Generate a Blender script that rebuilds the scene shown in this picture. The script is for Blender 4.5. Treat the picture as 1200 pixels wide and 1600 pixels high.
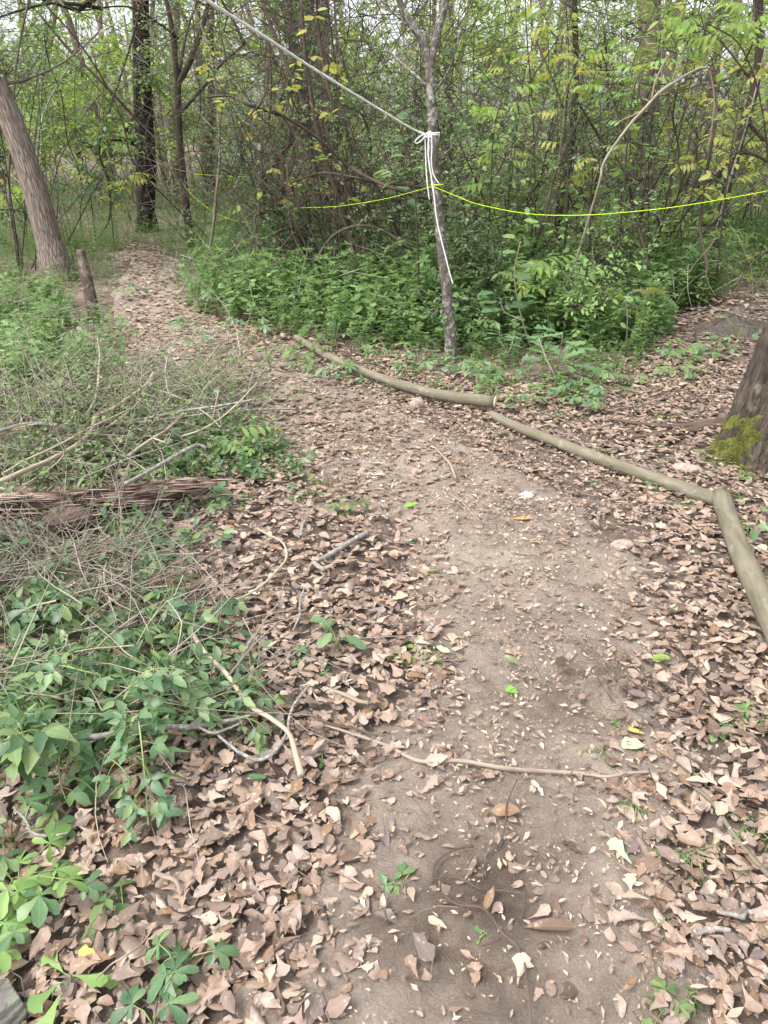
import bpy, math
import numpy as np
from math import radians, sin, cos, pi
from mathutils import Matrix, Vector

S = bpy.context.scene
for _o in list(bpy.data.objects):
    bpy.data.objects.remove(_o)
COL = S.collection

# ------------------------------------------------------------------ camera
CAM_H, PITCH, FPX = 1.5, radians(26.6), 1200.0
cam = bpy.data.cameras.new('camera')
cam.sensor_fit = 'VERTICAL'
cam.sensor_height = 24.0
cam.lens = 24.0 * FPX / 1600.0
cam.clip_start, cam.clip_end = 0.05, 400.0
cam_o = bpy.data.objects.new('camera', cam)
cam_o.location = (0, 0, CAM_H)
cam_o.rotation_euler = (pi / 2 - PITCH, 0, 0)
COL.objects.link(cam_o)
S.camera = cam_o

# ------------------------------------------------------------------ sky, sun, exposure
SUN_EL, SUN_AZ = radians(58), radians(238)      # bright overcast, light from high on the left, a little behind the camera
w = bpy.data.worlds.new('World')
S.world = w
w.use_nodes = True
wn, wl = w.node_tree.nodes, w.node_tree.links
wn.clear()
sky = wn.new('ShaderNodeTexSky')
sky.sky_type = 'NISHITA'
sky.sun_disc = False
sky.sun_elevation = SUN_EL
sky.sun_rotation = SUN_AZ
sky.air_density = 1.0
sky.dust_density = 4.0
sky.ozone_density = 1.0
hs = wn.new('ShaderNodeHueSaturation')
hs.inputs['Saturation'].default_value = 0.32     # cloud deck: the blue is greyed evenly all over
bg = wn.new('ShaderNodeBackground')
bg.inputs['Strength'].default_value = 0.15
wo = wn.new('ShaderNodeOutputWorld')
wl.new(sky.outputs[0], hs.inputs['Color'])
wl.new(hs.outputs[0], bg.inputs['Color'])
wl.new(bg.outputs[0], wo.inputs['Surface'])

sun = bpy.data.lights.new('sun', 'SUN')
sun.energy = .8
sun.angle = radians(22)
sun.color = (1.0, 0.975, 0.94)
sun_o = bpy.data.objects.new('sun', sun)
_d = Vector((sin(SUN_AZ) * cos(SUN_EL), cos(SUN_AZ) * cos(SUN_EL), sin(SUN_EL)))
sun_o.rotation_euler = _d.to_track_quat('Z', 'Y').to_euler()
sun_o.location = (0, -3, 12)
COL.objects.link(sun_o)

S.view_settings.view_transform = 'Standard'
S.view_settings.look = 'None'
S.view_settings.exposure = 1.6
S.view_settings.gamma = 1.0
S.view_settings.use_curve_mapping = False
S.cycles.max_bounces = 8
S.cycles.transparent_max_bounces = 4
S.cycles.diffuse_bounces = 6

# ------------------------------------------------------------------ numeric helpers
def R(seed):
    return np.random.default_rng(seed)

_T = R(99).random((256, 256))
def vnoise(x, y, s=0):
    x = np.asarray(x, float) + s * 17.3
    y = np.asarray(y, float) + s * 41.7
    xi, yi = np.floor(x).astype(int), np.floor(y).astype(int)
    fx, fy = x - xi, y - yi
    fx, fy = fx * fx * (3 - 2 * fx), fy * fy * (3 - 2 * fy)
    a, b = _T[xi % 256, yi % 256], _T[(xi + 1) % 256, yi % 256]
    c, d = _T[xi % 256, (yi + 1) % 256], _T[(xi + 1) % 256, (yi + 1) % 256]
    return (a * (1 - fx) + b * fx) * (1 - fy) + (c * (1 - fx) + d * fx) * fy
def fbm(x, y, s=0, o=4):
    t, amp, f = 0, 0.5, 1.0
    for i in range(o):
        t = t + amp * vnoise(np.asarray(x) * f, np.asarray(y) * f, s + i)
        amp, f = amp * .5, f * 2.03
    return t

FWD = np.array([0, cos(PITCH), -sin(PITCH)])
UPV = np.array([0, sin(PITCH), cos(PITCH)])
def ray(px, py):
    return np.array([1., 0, 0]) * (px - 600) / FPX + UPV * (800 - py) / FPX + FWD
MOUNDS = []                                     # x, y, height, radius
def gh(x, y):
    x, y = np.asarray(x, float), np.asarray(y, float)
    z = .03 * np.sin(1.1 * x + .4) * np.sin(.8 * y + 1) + .012 * np.sin(2.9 * x + 1.7 * y)
    z = z + .03 * (fbm(x * 1.6 + 9, y * 1.6, 3) - .5)
    for mx, my, a, r in MOUNDS:
        z = z + a * np.exp(-((x - mx) ** 2 + (y - my) ** 2) / (r * r))
    return z
def at(px, py, lift=0.0):
    d = ray(px, py)
    z = 0.0
    for _ in range(12):
        t = (z + lift - CAM_H) / d[2]
        p = np.array([0, 0, CAM_H]) + d * t
        z = float(gh(p[0], p[1]))
    return p
def atY(px, py, Y):
    d = ray(px, py)
    return np.array([0, 0, CAM_H]) + d * (Y / d[1])
def proj(P):
    q = np.asarray(P, float) - np.array([0, 0, CAM_H])
    zc = q @ FWD
    zc = np.where(zc < .05, .05, zc)
    return 600 + FPX * q[..., 0] / zc, 800 - FPX * (q @ UPV) / zc
def in_poly(px, py, poly):
    c = np.zeros(px.shape, bool)
    n = len(poly)
    for i in range(n):
        x1, y1 = poly[i]
        x2, y2 = poly[(i + 1) % n]
        k = ((y1 > py) != (y2 > py)) & (px < (x2 - x1) * (py - y1) / (y2 - y1 + 1e-9) + x1)
        c ^= k
    return c
def capsule(px, py, pts):
    """pts: (x, y, halfwidth, value); soft-edged swath along a line"""
    out = np.zeros(px.shape)
    for (x1, y1, h1, v1), (x2, y2, h2, v2) in zip(pts[:-1], pts[1:]):
        dx, dy = x2 - x1, y2 - y1
        t = np.clip(((px - x1) * dx + (py - y1) * dy) / (dx * dx + dy * dy), 0, 1)
        d = np.hypot(px - x1 - t * dx, py - y1 - t * dy) / (h1 + (h2 - h1) * t)
        v = (v1 + (v2 - v1) * t) * np.clip((1.45 - d) / .95, 0, 1)
        out = np.maximum(out, v)
    return out

def norm(v):
    return v / np.maximum(np.linalg.norm(v, axis=-1, keepdims=True), 1e-9)
def catmull(P, R_, sub):
    P, R_ = np.asarray(P, float), np.asarray(R_, float)
    if len(P) < 3 and sub > 1:
        t = np.linspace(0, 1, sub + 1)[:, None]
        return P[0] * (1 - t) + P[1] * t, R_[0] * (1 - t[:, 0]) + R_[1] * t[:, 0]
    if sub <= 1:
        return P, R_
    Q = np.vstack([2 * P[0] - P[1], P, 2 * P[-1] - P[-2]])
    out, rr = [], []
    for i in range(len(P) - 1):
        a, b, c, d = Q[i:i + 4]
        for k in range(sub):
            t = k / sub
            out.append(.5 * (2 * b + (c - a) * t + (2 * a - 5 * b + 4 * c - d) * t * t + (3 * b - a - 3 * c + d) * t ** 3))
            rr.append(R_[i] * (1 - t) + R_[i + 1] * t)
    out.append(P[-1]); rr.append(R_[-1])
    return np.array(out), np.array(rr)

class MB:
    """collects vertices and faces, then links ONE mesh object"""
    def __init__(s):
        s.V, s.T, s.Q, s.TC, s.tm, s.qm, s.n = [], [], [], [], [], [], 0
    def add(s, V, T=None, Q=None, tc=None, m=0):
        V = np.asarray(V, float).reshape(-1, 3)
        s.V.append(V)
        s.TC.append(V if tc is None else np.asarray(tc, float).reshape(-1, 3))
        if T is not None and len(T):
            s.T.append(np.asarray(T, int).reshape(-1, 3) + s.n); s.tm.append(np.full(len(s.T[-1]), m))
        if Q is not None and len(Q):
            s.Q.append(np.asarray(Q, int).reshape(-1, 4) + s.n); s.qm.append(np.full(len(s.Q[-1]), m))
        s.n += len(V)
    def mesh(s, name, mats, smooth=True):
        me = bpy.data.meshes.new(name)
        V = np.concatenate(s.V)
        T = np.concatenate(s.T) if s.T else np.zeros((0, 3), int)
        Q = np.concatenate(s.Q) if s.Q else np.zeros((0, 4), int)
        me.vertices.add(len(V)); me.vertices.foreach_set('co', V.astype(np.float32).ravel())
        li = np.concatenate([T.ravel(), Q.ravel()]).astype(np.int32)
        me.loops.add(len(li)); me.loops.foreach_set('vertex_index', li)
        nf = len(T) + len(Q)
        me.polygons.add(nf)
        st = np.concatenate([np.arange(len(T)) * 3, len(T) * 3 + np.arange(len(Q)) * 4]).astype(np.int32)
        me.polygons.foreach_set('loop_start', st)
        for m in (mats if isinstance(mats, (list, tuple)) else [mats]):
            me.materials.append(m)
        mi = np.concatenate((s.tm + s.qm) or [np.zeros(0)]).astype(np.int32)
        me.polygons.foreach_set('material_index', mi)
        me.polygons.foreach_set('use_smooth', np.full(nf, smooth))
        a = me.attributes.new('tc', 'FLOAT_VECTOR', 'POINT')
        a.data.foreach_set('vector', np.concatenate(s.TC).astype(np.float32).ravel())
        me.update(calc_edges=True)
        return me
    def build(s, name, mats, parent=None, smooth=True, loc=None):
        if not s.V:
            return None
        if loc is not None:
            s.V = [v - np.asarray(loc) for v in s.V]
        return link(name, s.mesh(name, mats, smooth), parent, loc)
def link(name, me, parent=None, loc=None):
    o = bpy.data.objects.new(name, me)
    COL.objects.link(o)
    if parent is not None:
        o.parent = parent
    if loc is not None:
        o.location = Vector(loc)
    return o
def tag(o, label=None, cat=None, group=None, kind=None):
    if label: o['label'] = label
    if cat: o['category'] = cat
    if group: o['group'] = group
    if kind: o['kind'] = kind
    return o
def thing(name, label, cat, loc=(0, 0, 0), group=None):
    o = bpy.data.objects.new(name, None)
    o.empty_display_size = .05
    COL.objects.link(o)
    o.location = Vector(loc)
    return tag(o, label, cat, group)

def tube(P, Rr, sides=8, sub=4, rf=None, cap=True, flat=1.0):
    P, Rr = catmull(P, Rr, sub)
    n = len(P)
    t = norm(np.gradient(P, axis=0))
    ref = np.array([0, 0, 1.]) if abs(t[0][2]) < .8 else np.array([1., 0, 0])
    u = np.zeros((n, 3))
    u[0] = norm(np.cross(t[0], ref))
    for i in range(1, n):
        v = u[i - 1] - t[i] * (u[i - 1] @ t[i])
        u[i] = norm(v)
    v = np.cross(t, u)
    s = np.concatenate([[0], np.cumsum(np.linalg.norm(np.diff(P, axis=0), axis=1))])
    th = np.linspace(0, 2 * pi, sides, endpoint=False)
    rad = Rr[:, None] * np.ones(sides)
    if rf is not None:
        rad = rad * rf(th[None, :], s[:, None])
    V = P[:, None] + rad[..., None] * (np.cos(th)[None, :, None] * u[:, None] + flat * np.sin(th)[None, :, None] * v[:, None])
    tc = np.stack([np.cos(th)[None] * rad, np.sin(th)[None] * rad, np.broadcast_to(s[:, None], rad.shape)], -1)
    i, j = np.meshgrid(np.arange(n - 1), np.arange(sides), indexing='ij')
    j2 = (j + 1) % sides
    Q = np.stack([i * sides + j, i * sides + j2, (i + 1) * sides + j2, (i + 1) * sides + j], -1).reshape(-1, 4)
    V, tc = V.reshape(-1, 3), tc.reshape(-1, 3)
    T = []
    if cap:
        k = len(V)
        V = np.vstack([V, P[0], P[-1]])
        tc = np.vstack([tc, [[0, 0, 0], [0, 0, s[-1]]]])
        e = (n - 1) * sides
        for a in range(sides):
            b = (a + 1) % sides
            T.append((k, b, a)); T.append((k + 1, e + a, e + b))
    return V, T, Q, tc
def add_tube(mb, P, Rr, m=0, **k):
    V, T, Q, tc = tube(P, Rr, **k)
    mb.add(V, T, Q, tc, m)

def twigs(P, r0, r1, mb, m=0):
    """many thin 3-sided tubes at once; P is (n, k, 3)"""
    n, k, _ = P.shape
    t = norm(np.gradient(P, axis=1))
    ref = np.array([.31, .47, .83])
    u = norm(np.cross(t, ref)); v = np.cross(t, u)
    a = np.array([0, 2.094, 4.189])
    r = np.linspace(1, 0, k)[None, :] * (np.broadcast_to(r0, (n,)) - np.broadcast_to(r1, (n,)))[:, None] + np.broadcast_to(r1, (n,))[:, None]
    V = P[:, :, None] + r[:, :, None, None] * (np.cos(a)[:, None] * u[:, :, None] + np.sin(a)[:, None] * v[:, :, None])
    b, i, j = np.meshgrid(np.arange(n) * k * 3, np.arange(k - 1) * 3, np.arange(3), indexing='ij')
    j2 = (j + 1) % 3
    Q = np.stack([b + i + j, b + i + j2, b + i + 3 + j2, b + i + 3 + j], -1).reshape(-1, 4)
    mb.add(V.reshape(-1, 3), None, Q, None, m)

def grow(st, di, ln, rg, k=5, wig=.3, droop=0.0):
    """curved polylines from starts, directions and lengths -> (n, k, 3)"""
    n = len(st)
    P = np.zeros((n, k, 3)); P[:, 0] = st
    d = norm(np.asarray(di, float))
    step = (np.asarray(ln, float) / (k - 1))[:, None]
    bend = rg.normal(0, wig * .6, (n, 3))
    for i in range(1, k):
        d = norm(d + bend / (k - 1) * 2 + rg.normal(0, wig * .5, (n, 3)) / (k - 1) * 2 + np.array([0, 0, droop]) / (k - 1))
        P[:, i] = P[:, i - 1] + d * step
    return P

def frames_scatter(mb, V, F, pos, ydir, zdir, sc, m=0, quads=False):
    """copy template V (k,3) to frames; all copies joined into mb"""
    y = norm(ydir); x = norm(np.cross(y, zdir)); z = np.cross(x, y)
    M = np.stack([x, y, z], -1) * np.broadcast_to(np.asarray(sc, float).reshape(-1, 1, 1), (len(pos), 1, 1))
    W = np.einsum('nij,kj->nki', M, V) + pos[:, None]
    k = len(V)
    FF = (np.asarray(F)[None] + (np.arange(len(pos)) * k)[:, None, None]).reshape(-1, np.asarray(F).shape[1])
    tc = np.broadcast_to(V[None], W.shape).reshape(-1, 3)
    if quads: mb.add(W.reshape(-1, 3), None, FF, tc, m)
    else: mb.add(W.reshape(-1, 3), FF, None, tc, m)
def leaves_on(mb, P, rg, per, L, V, F, m=0, spread=.9, up=.9, lo=.15, jit=.35):
    """leaves along polylines P (n,k,3)"""
    n, k, _ = P.shape
    u = rg.uniform(lo, 1, (n, per)) * (k - 1.001)
    i = u.astype(int); f = (u - i)[..., None]
    a = np.arange(n)[:, None]
    pos = P[a, i] * (1 - f) + P[a, i + 1] * f
    t = norm(P[a, i + 1] - P[a, i])
    side = np.cross(t, np.array([0, 0, 1.])) + rg.normal(0, .25, t.shape)
    side = norm(side) * np.where(rg.random((n, per, 1)) < .5, 1, -1)
    y = norm(t * .5 + side * spread + rg.normal(0, jit, t.shape) + np.array([0, 0, -.15]))
    z = np.array([0, 0, 1.]) * up + rg.normal(0, .45, t.shape)
    sc = L * rg.uniform(.6, 1.25, (n, per))
    frames_scatter(mb, V, F, pos.reshape(-1, 3), y.reshape(-1, 3), z.reshape(-1, 3), sc.ravel(), m)

# small leaf templates (unit length along +Y)
LEAF6 = np.array([[0, 0, 0], [-.24, .35, .05], [-.2, .7, .04], [0, 1, -.03], [.2, .7, .04], [.24, .35, .05]])
F6 = [(0, 5, 3), (5, 4, 3), (0, 3, 1), (1, 3, 2)]
LEAF4 = np.array([[0, 0, 0], [-.27, .5, .05], [0, 1, -.02], [.27, .5, .05]])
F4_ = [(0, 3, 2), (0, 2, 1)]

# ------------------------------------------------------------------ large leaf shapes
PROF = {
    'oval': ([0, .1, .3, .5, .7, .88, 1], [.05, .5, .92, 1, .86, .5, .04]),
    'round': ([0, .07, .2, .4, .6, .8, .92, 1], [.06, .45, .8, 1, 1, .82, .5, .08]),
    'ovate': ([0, .08, .25, .45, .65, .85, 1], [.06, .6, 1, .95, .7, .33, .01]),
    'obov': ([0, .15, .4, .62, .78, .9, 1], [.04, .28, .78, 1, .85, .5, .02]),
    'oak': ([0, .1, .17, .24, .29, .35, .41, .48, .53, .59, .66, .73, .79, .86, .93, 1], [.05, .1, .3, .5, .42, .3, .55, .82, .72, .46, .78, 1, .7, .56, .5, .1]),
    'lobed': ([0, .12, .3, .42, .5, .58, .66, .74, .8, .88, .95, 1], [.05, .16, .3, .62, .95, .86, .48, .56, .72, .5, .36, .06]),
    'spat': ([0, .2, .42, .58, .7, .8, .9, 1], [.04, .16, .36, .66, 1, .72, .8, .12]),
    'lance': ([0, .15, .4, .65, .85, 1], [.06, .6, 1, .8, .4, .02]),
}
def leaflet(L, W, prof='oval', cols=2, fold=.15, bend=.3, cup=0., twist=0., ruf=0., seed=0, rows=None):
    """one blade along +Y, face up +Z; cols strips each side of the midrib"""
    rg = R(seed)
    ts, ws = PROF[prof]
    if rows:
        t = np.linspace(0, 1, rows)
        if rows < 10: t = .55 * (1 - np.cos(pi * t)) / 2 + .45 * t
        w_ = np.interp(t, ts, ws)
    else:
        t = np.array(ts); w_ = np.array(ws)
    n = len(t)
    w_ = w_ * (1 + rg.normal(0, .05, n) * (ruf > 0))
    c = np.linspace(-1, 1, 2 * cols + 1)
    asym = 1 + rg.normal(0, .08, (n, 2)) * (ruf > 0) * 2
    X = c[None] * (w_ * W / 2)[:, None]
    X = np.where(c[None] < 0, X * asym[:, :1], X * asym[:, 1:])
    sweep = np.abs(c[None]) * (.16 if prof in ('oak', 'lobed') else .04) * L * np.clip(w_, 0, 1)[:, None]
    Y = t[:, None] * L + sweep * (w_[:, None] > .1)
    Z = np.abs(X) * fold + cup * X * X / max(W, 1e-6) * 4 + rg.normal(0, 1, (n, 2 * cols + 1)) * ruf * W * np.abs(c)[None]
    a = twist * (t - .3)[:, None]
    X, Z = X * np.cos(a) - Z * np.sin(a), X * np.sin(a) + Z * np.cos(a)
    if abs(bend) > 1e-3:
        k = bend / L
        ang = Y * k
        r = 1 / k + Z
        Y, Z = np.sin(ang) * r, np.cos(ang) * r - 1 / k
    V = np.stack([X, Y, Z], -1).reshape(-1, 3)
    i, j = np.meshgrid(np.arange(n - 1), np.arange(2 * cols), indexing='ij')
    m = 2 * cols + 1
    Q = np.stack([i * m + j, i * m + j + 1, (i + 1) * m + j + 1, (i + 1) * m + j], -1).reshape(-1, 4)
    return V, Q
def rotz(V, a):
    c, s = cos(a), sin(a)
    return np.stack([V[:, 0] * c - V[:, 1] * s, V[:, 0] * s + V[:, 1] * c, V[:, 2]], -1)
def rotx(V, a):
    c, s = cos(a), sin(a)
    return np.stack([V[:, 0], V[:, 1] * c - V[:, 2] * s, V[:, 1] * s + V[:, 2] * c], -1)

# ------------------------------------------------------------------ materials
def new_mat(name):
    m = bpy.data.materials.new(name)
    m.use_nodes = True
    nt = m.node_tree
    nt.nodes.clear()
    out = nt.nodes.new('ShaderNodeOutputMaterial')
    b = nt.nodes.new('ShaderNodeBsdfPrincipled')
    nt.links.new(b.outputs[0], out.inputs[0])
    return m, nt, b, out
def N(nt, typ, **k):
    n = nt.nodes.new(typ)
    for a, v in k.items():
        if a in n.inputs: n.inputs[a].default_value = v
        else: setattr(n, a, v)
    return n
def ramp(nt, cols, fac, interp='LINEAR'):
    if len(cols) > 6: interp = 'CONSTANT'
    r = nt.nodes.new('ShaderNodeValToRGB')
    r.color_ramp.interpolation = interp
    e = r.color_ramp.elements
    while len(e) < len(cols): e.new(.5)
    for i, c in enumerate(cols):
        if len(c) == 4: e[i].position, cc = c[0], c[1:]
        else: e[i].position, cc = i / max(len(cols) - 1, 1), c
        e[i].color = (*cc, 1)
    nt.links.new(fac, r.inputs[0])
    return r.outputs[0]
def mixc(nt, a, b, fac, mode='MIX'):
    m = nt.nodes.new('ShaderNodeMix'); m.data_type = 'RGBA'; m.blend_type = mode
    for s, v in ((0, fac), (6, a), (7, b)):
        if isinstance(v, (int, float)): m.inputs[s].default_value = v
        elif isinstance(v, tuple): m.inputs[s].default_value = (*v, 1)
        else: nt.links.new(v, m.inputs[s])
    return m.outputs[2]
def math_(nt, op, a, b=0.0):
    m = nt.nodes.new('ShaderNodeMath'); m.operation = op
    for s, v in ((0, a), (1, b)):
        if isinstance(v, (int, float)): m.inputs[s].default_value = v
        else: nt.links.new(v, m.inputs[s])
    return m.outputs[0]
def leaf_mat(name, cols, trans=.35, rough=.55, speck=.25, spec=.3, nscale=60, back=None, fade=1.25, vein=0., blotch=0.):
    m, nt, b, out = new_mat(name)
    g = N(nt, 'ShaderNodeNewGeometry'); oi = N(nt, 'ShaderNodeObjectInfo')
    f = math_(nt, 'FRACT', math_(nt, 'ADD', g.outputs['Random Per Island'], oi.outputs['Random']))
    c = ramp(nt, cols, f)
    co = N(nt, 'ShaderNodeTexCoord')
    nz = N(nt, 'ShaderNodeTexNoise', Scale=nscale, Detail=3.0)
    nt.links.new(co.outputs['Object'], nz.inputs['Vector'])
    c = mixc(nt, c, mixc(nt, c, (.45, .45, .45), 1., 'MULTIPLY'), math_(nt, 'MULTIPLY', math_(nt, 'SUBTRACT', nz.outputs[0], .35), speck * 2.2))
    if blotch:
        n4 = N(nt, 'ShaderNodeTexNoise', Scale=nscale * .35, Detail=4.0, Roughness=.7)
        nt.links.new(co.outputs['Object'], n4.inputs['Vector'])
        c = mixc(nt, c, (.62, .52, .42), math_(nt, 'MULTIPLY', ramp(nt, [(.55, 0, 0, 0), (.68, 1, 1, 1)], n4.outputs[0]), blotch))
        c = mixc(nt, c, mixc(nt, c, (.4, .36, .33), 1., 'MULTIPLY'), math_(nt, 'MULTIPLY', ramp(nt, [(.30, 1, 1, 1), (.42, 0, 0, 0)], n4.outputs[0]), blotch))
    if vein:
        at_ = N(nt, 'ShaderNodeAttribute', attribute_name='tc')
        sx = N(nt, 'ShaderNodeSeparateXYZ'); nt.links.new(at_.outputs['Vector'], sx.inputs[0])
        ax = math_(nt, 'ABSOLUTE', sx.outputs[0])
        rib = math_(nt, 'LESS_THAN', ax, .014)
        sv = math_(nt, 'FRACT', math_(nt, 'MULTIPLY', math_(nt, 'SUBTRACT', sx.outputs[1], math_(nt, 'MULTIPLY', ax, .9)), 8.0))
        sv = math_(nt, 'MULTIPLY', math_(nt, 'LESS_THAN', sv, .12), .45)
        c = mixc(nt, c, mixc(nt, c, (1.5, 1.45, 1.35), 1., 'MULTIPLY'), math_(nt, 'MULTIPLY', math_(nt, 'MAXIMUM', rib, sv), vein))
    if back:
        c = mixc(nt, c, back, math_(nt, 'MULTIPLY', g.outputs['Backfacing'], .3))
    nt.links.new(c, b.inputs['Base Color'])
    b.inputs['Roughness'].default_value = rough
    b.inputs['Specular IOR Level'].default_value = spec
    if trans > 0:
        t = N(nt, 'ShaderNodeBsdfTranslucent')
        nt.links.new(mixc(nt, c, (fade, fade, fade * .6), 1., 'MULTIPLY'), t.inputs['Color'])
        ms = N(nt, 'ShaderNodeMixShader'); ms.inputs[0].default_value = trans
        nt.links.new(b.outputs[0], ms.inputs[1]); nt.links.new(t.outputs[0], ms.inputs[2])
        nt.links.new(ms.outputs[0], out.inputs[0])
    return m
def bark_mat(name, cols, scale=30, stretch=.2, bump=.5, rough=.9, crack=0.0, moss=None, moss_amt=.5, dist=.01, blotch=6):
    m, nt, b, out = new_mat(name)
    at_ = N(nt, 'ShaderNodeAttribute', attribute_name='tc')
    mp = N(nt, 'ShaderNodeMapping'); mp.inputs['Scale'].default_value = (1, 1, stretch)
    nt.links.new(at_.outputs['Vector'], mp.inputs['Vector'])
    n1 = N(nt, 'ShaderNodeTexNoise', Scale=scale, Detail=6.0, Roughness=.65, Distortion=.6)
    nt.links.new(mp.outputs[0], n1.inputs['Vector'])
    n2 = N(nt, 'ShaderNodeTexNoise', Scale=blotch, Detail=4.0)
    nt.links.new(at_.outputs['Vector'], n2.inputs['Vector'])
    h = n1.outputs[0]
    if crack:
        vo = N(nt, 'ShaderNodeTexVoronoi', Scale=scale * 1.1, feature='DISTANCE_TO_EDGE')
        nt.links.new(mp.outputs[0], vo.inputs['Vector'])
        cr = math_(nt, 'MINIMUM', math_(nt, 'MULTIPLY', vo.outputs[0], 4.0), 1.0)
        h = math_(nt, 'ADD', math_(nt, 'MULTIPLY', h, 1 - crack), math_(nt, 'MULTIPLY', cr, crack))
    c = ramp(nt, [(.25, *cols[0]), (.5, *cols[1]), (.75, *cols[2])], h)
    c = mixc(nt, c, mixc(nt, c, (.55, .55, .55), 1., 'MULTIPLY'), math_(nt, 'MULTIPLY', n2.outputs[0], .7))
    if moss:
        n3 = N(nt, 'ShaderNodeTexNoise', Scale=blotch * 1.7, Detail=5.0, Roughness=.7)
        nt.links.new(at_.outputs['Vector'], n3.inputs['Vector'])
        k = ramp(nt, [(max(0., .62 - moss_amt * .3), 0, 0, 0), (.72 - moss_amt * .2, 1, 1, 1)], n3.outputs[0])
        c = mixc(nt, c, moss, math_(nt, 'MULTIPLY', k, .8))
    nt.links.new(c, b.inputs['Base Color'])
    b.inputs['Roughness'].default_value = rough
    b.inputs['Specular IOR Level'].default_value = .2
    bp = N(nt, 'ShaderNodeBump', Strength=bump, Distance=dist)
    nt.links.new(h, bp.inputs['Height']); nt.links.new(bp.outputs[0], b.inputs['Normal'])
    return m
def plain_mat(name, col, rough=.8, var=.3, scale=20, spec=.3, obj_rand=0.0):
    m, nt, b, out = new_mat(name)
    co = N(nt, 'ShaderNodeTexCoord')
    nz = N(nt, 'ShaderNodeTexNoise', Scale=scale, Detail=4.0)
    nt.links.new(co.outputs['Object'], nz.inputs['Vector'])
    c = ramp(nt, [(.3, *[x * (1 - var) for x in col]), (.7, *[min(1, x * (1 + var)) for x in col])], nz.outputs[0])
    nt.links.new(c, b.inputs['Base Color'])
    b.inputs['Roughness'].default_value = rough
    b.inputs['Specular IOR Level'].default_value = spec
    return m
def soil_mat(name, cols, wet=None, chip=.3):
    m, nt, b, out = new_mat(name)
    co = N(nt, 'ShaderNodeTexCoord')
    def nz(s, d=5., r=.6):
        n = N(nt, 'ShaderNodeTexNoise', Scale=s, Detail=d, Roughness=r)
        nt.links.new(co.outputs['Object'], n.inputs['Vector']); return n.outputs[0]
    big, mid, fine = nz(2.2), nz(14.), nz(160., 6., .75)
    f = math_(nt, 'ADD', math_(nt, 'MULTIPLY', big, .4), math_(nt, 'ADD', math_(nt, 'MULTIPLY', mid, .25), math_(nt, 'MULTIPLY', fine, .35)))
    c = ramp(nt, [(.36, *cols[0]), (.5, *cols[1]), (.62, *cols[2])], f)
    vo = N(nt, 'ShaderNodeTexVoronoi', Scale=150.0)
    nt.links.new(co.outputs['Object'], vo.inputs['Vector'])
    sp = ramp(nt, [(.12, 1, 1, 1), (.2, 0, 0, 0)], vo.outputs['Distance'])
    sp = math_(nt, 'MULTIPLY', math_(nt, 'MULTIPLY', sp, math_(nt, 'GREATER_THAN', mid, .5)), chip)
    c = mixc(nt, c, (.42, .34, .26), sp)
    if wet:
        for (wx, wy, wr, wa) in wet:          # damp stains in the soil
            vm = N(nt, 'ShaderNodeVectorMath', operation='DISTANCE'); vm.inputs[1].default_value = (wx, wy, 0)
            nt.links.new(co.outputs['Object'], vm.inputs[0])
            dd = math_(nt, 'ADD', vm.outputs['Value'], math_(nt, 'MULTIPLY', math_(nt, 'SUBTRACT', nz(7., 6.), .5), wr * 1.6))
            k = ramp(nt, [(0, 1, 1, 1), (1, 0, 0, 0)], math_(nt, 'DIVIDE', dd, wr))
            c = mixc(nt, c, mixc(nt, c, (.42, .37, .35), 1., 'MULTIPLY'), math_(nt, 'MULTIPLY', k, wa))
    nt.links.new(c, b.inputs['Base Color'])
    b.inputs['Roughness'].default_value = .95
    b.inputs['Specular IOR Level'].default_value = .15
    h = math_(nt, 'ADD', math_(nt, 'MULTIPLY', mid, .5), math_(nt, 'MULTIPLY', fine, .5))
    bp = N(nt, 'ShaderNodeBump', Strength=1., Distance=.02)
    nt.links.new(h, bp.inputs['Height']); nt.links.new(bp.outputs[0], b.inputs['Normal'])
    return m

M = {}
M['dead'] = leaf_mat('dead_leaf', [(0.332, 0.234, 0.179), (0.185, 0.125, 0.092), (0.259, 0.175, 0.125), (0.098, 0.067, 0.054), (0.388, 0.295, 0.221), (0.221, 0.162, 0.134), (0.286, 0.203, 0.151), (0.148, 0.098, 0.068), (0.342, 0.267, 0.221), (0.240, 0.152, 0.092), (0.444, 0.359, 0.276), (0.167, 0.129, 0.115), (0.305, 0.212, 0.156), (0.070, 0.047, 0.040)],
                     trans=.12, rough=.6, speck=.4, nscale=70, back=(0.332, 0.262, 0.217), fade=1.0, vein=.7, blotch=.55)
M['dead_one'] = leaf_mat('fallen_dead_leaf', [(0.332, 0.234, 0.179), (0.185, 0.125, 0.092), (0.259, 0.175, 0.125), (0.098, 0.067, 0.054), (0.388, 0.295, 0.221), (0.221, 0.162, 0.134), (0.286, 0.203, 0.151), (0.148, 0.098, 0.068), (0.342, 0.267, 0.221), (0.240, 0.152, 0.092), (0.444, 0.359, 0.276), (0.167, 0.129, 0.115), (0.305, 0.212, 0.156), (0.070, 0.047, 0.040)],
                     trans=.12, rough=.6, speck=.4, nscale=7, back=(0.332, 0.262, 0.217), fade=1.0, vein=.7, blotch=.55)
M['chip'] = leaf_mat('leaf_crumb', [(.38, .29, .215), (.24, .175, .13), (.32, .24, .175), (.16, .115, .085), (.54, .45, .33), (.27, .20, .15), (.43, .33, .235), (.48, .38, .27)], trans=0, speck=.3)
M['creeper'] = leaf_mat('creeper_leaf', [(.09, .175, .082), (.135, .245, .11), (.07, .14, .07), (.18, .29, .125), (.22, .29, .11)], trans=.35, rough=.42, back=(.22, .33, .20), spec=.5, vein=.45, blotch=.16, nscale=9)
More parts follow.
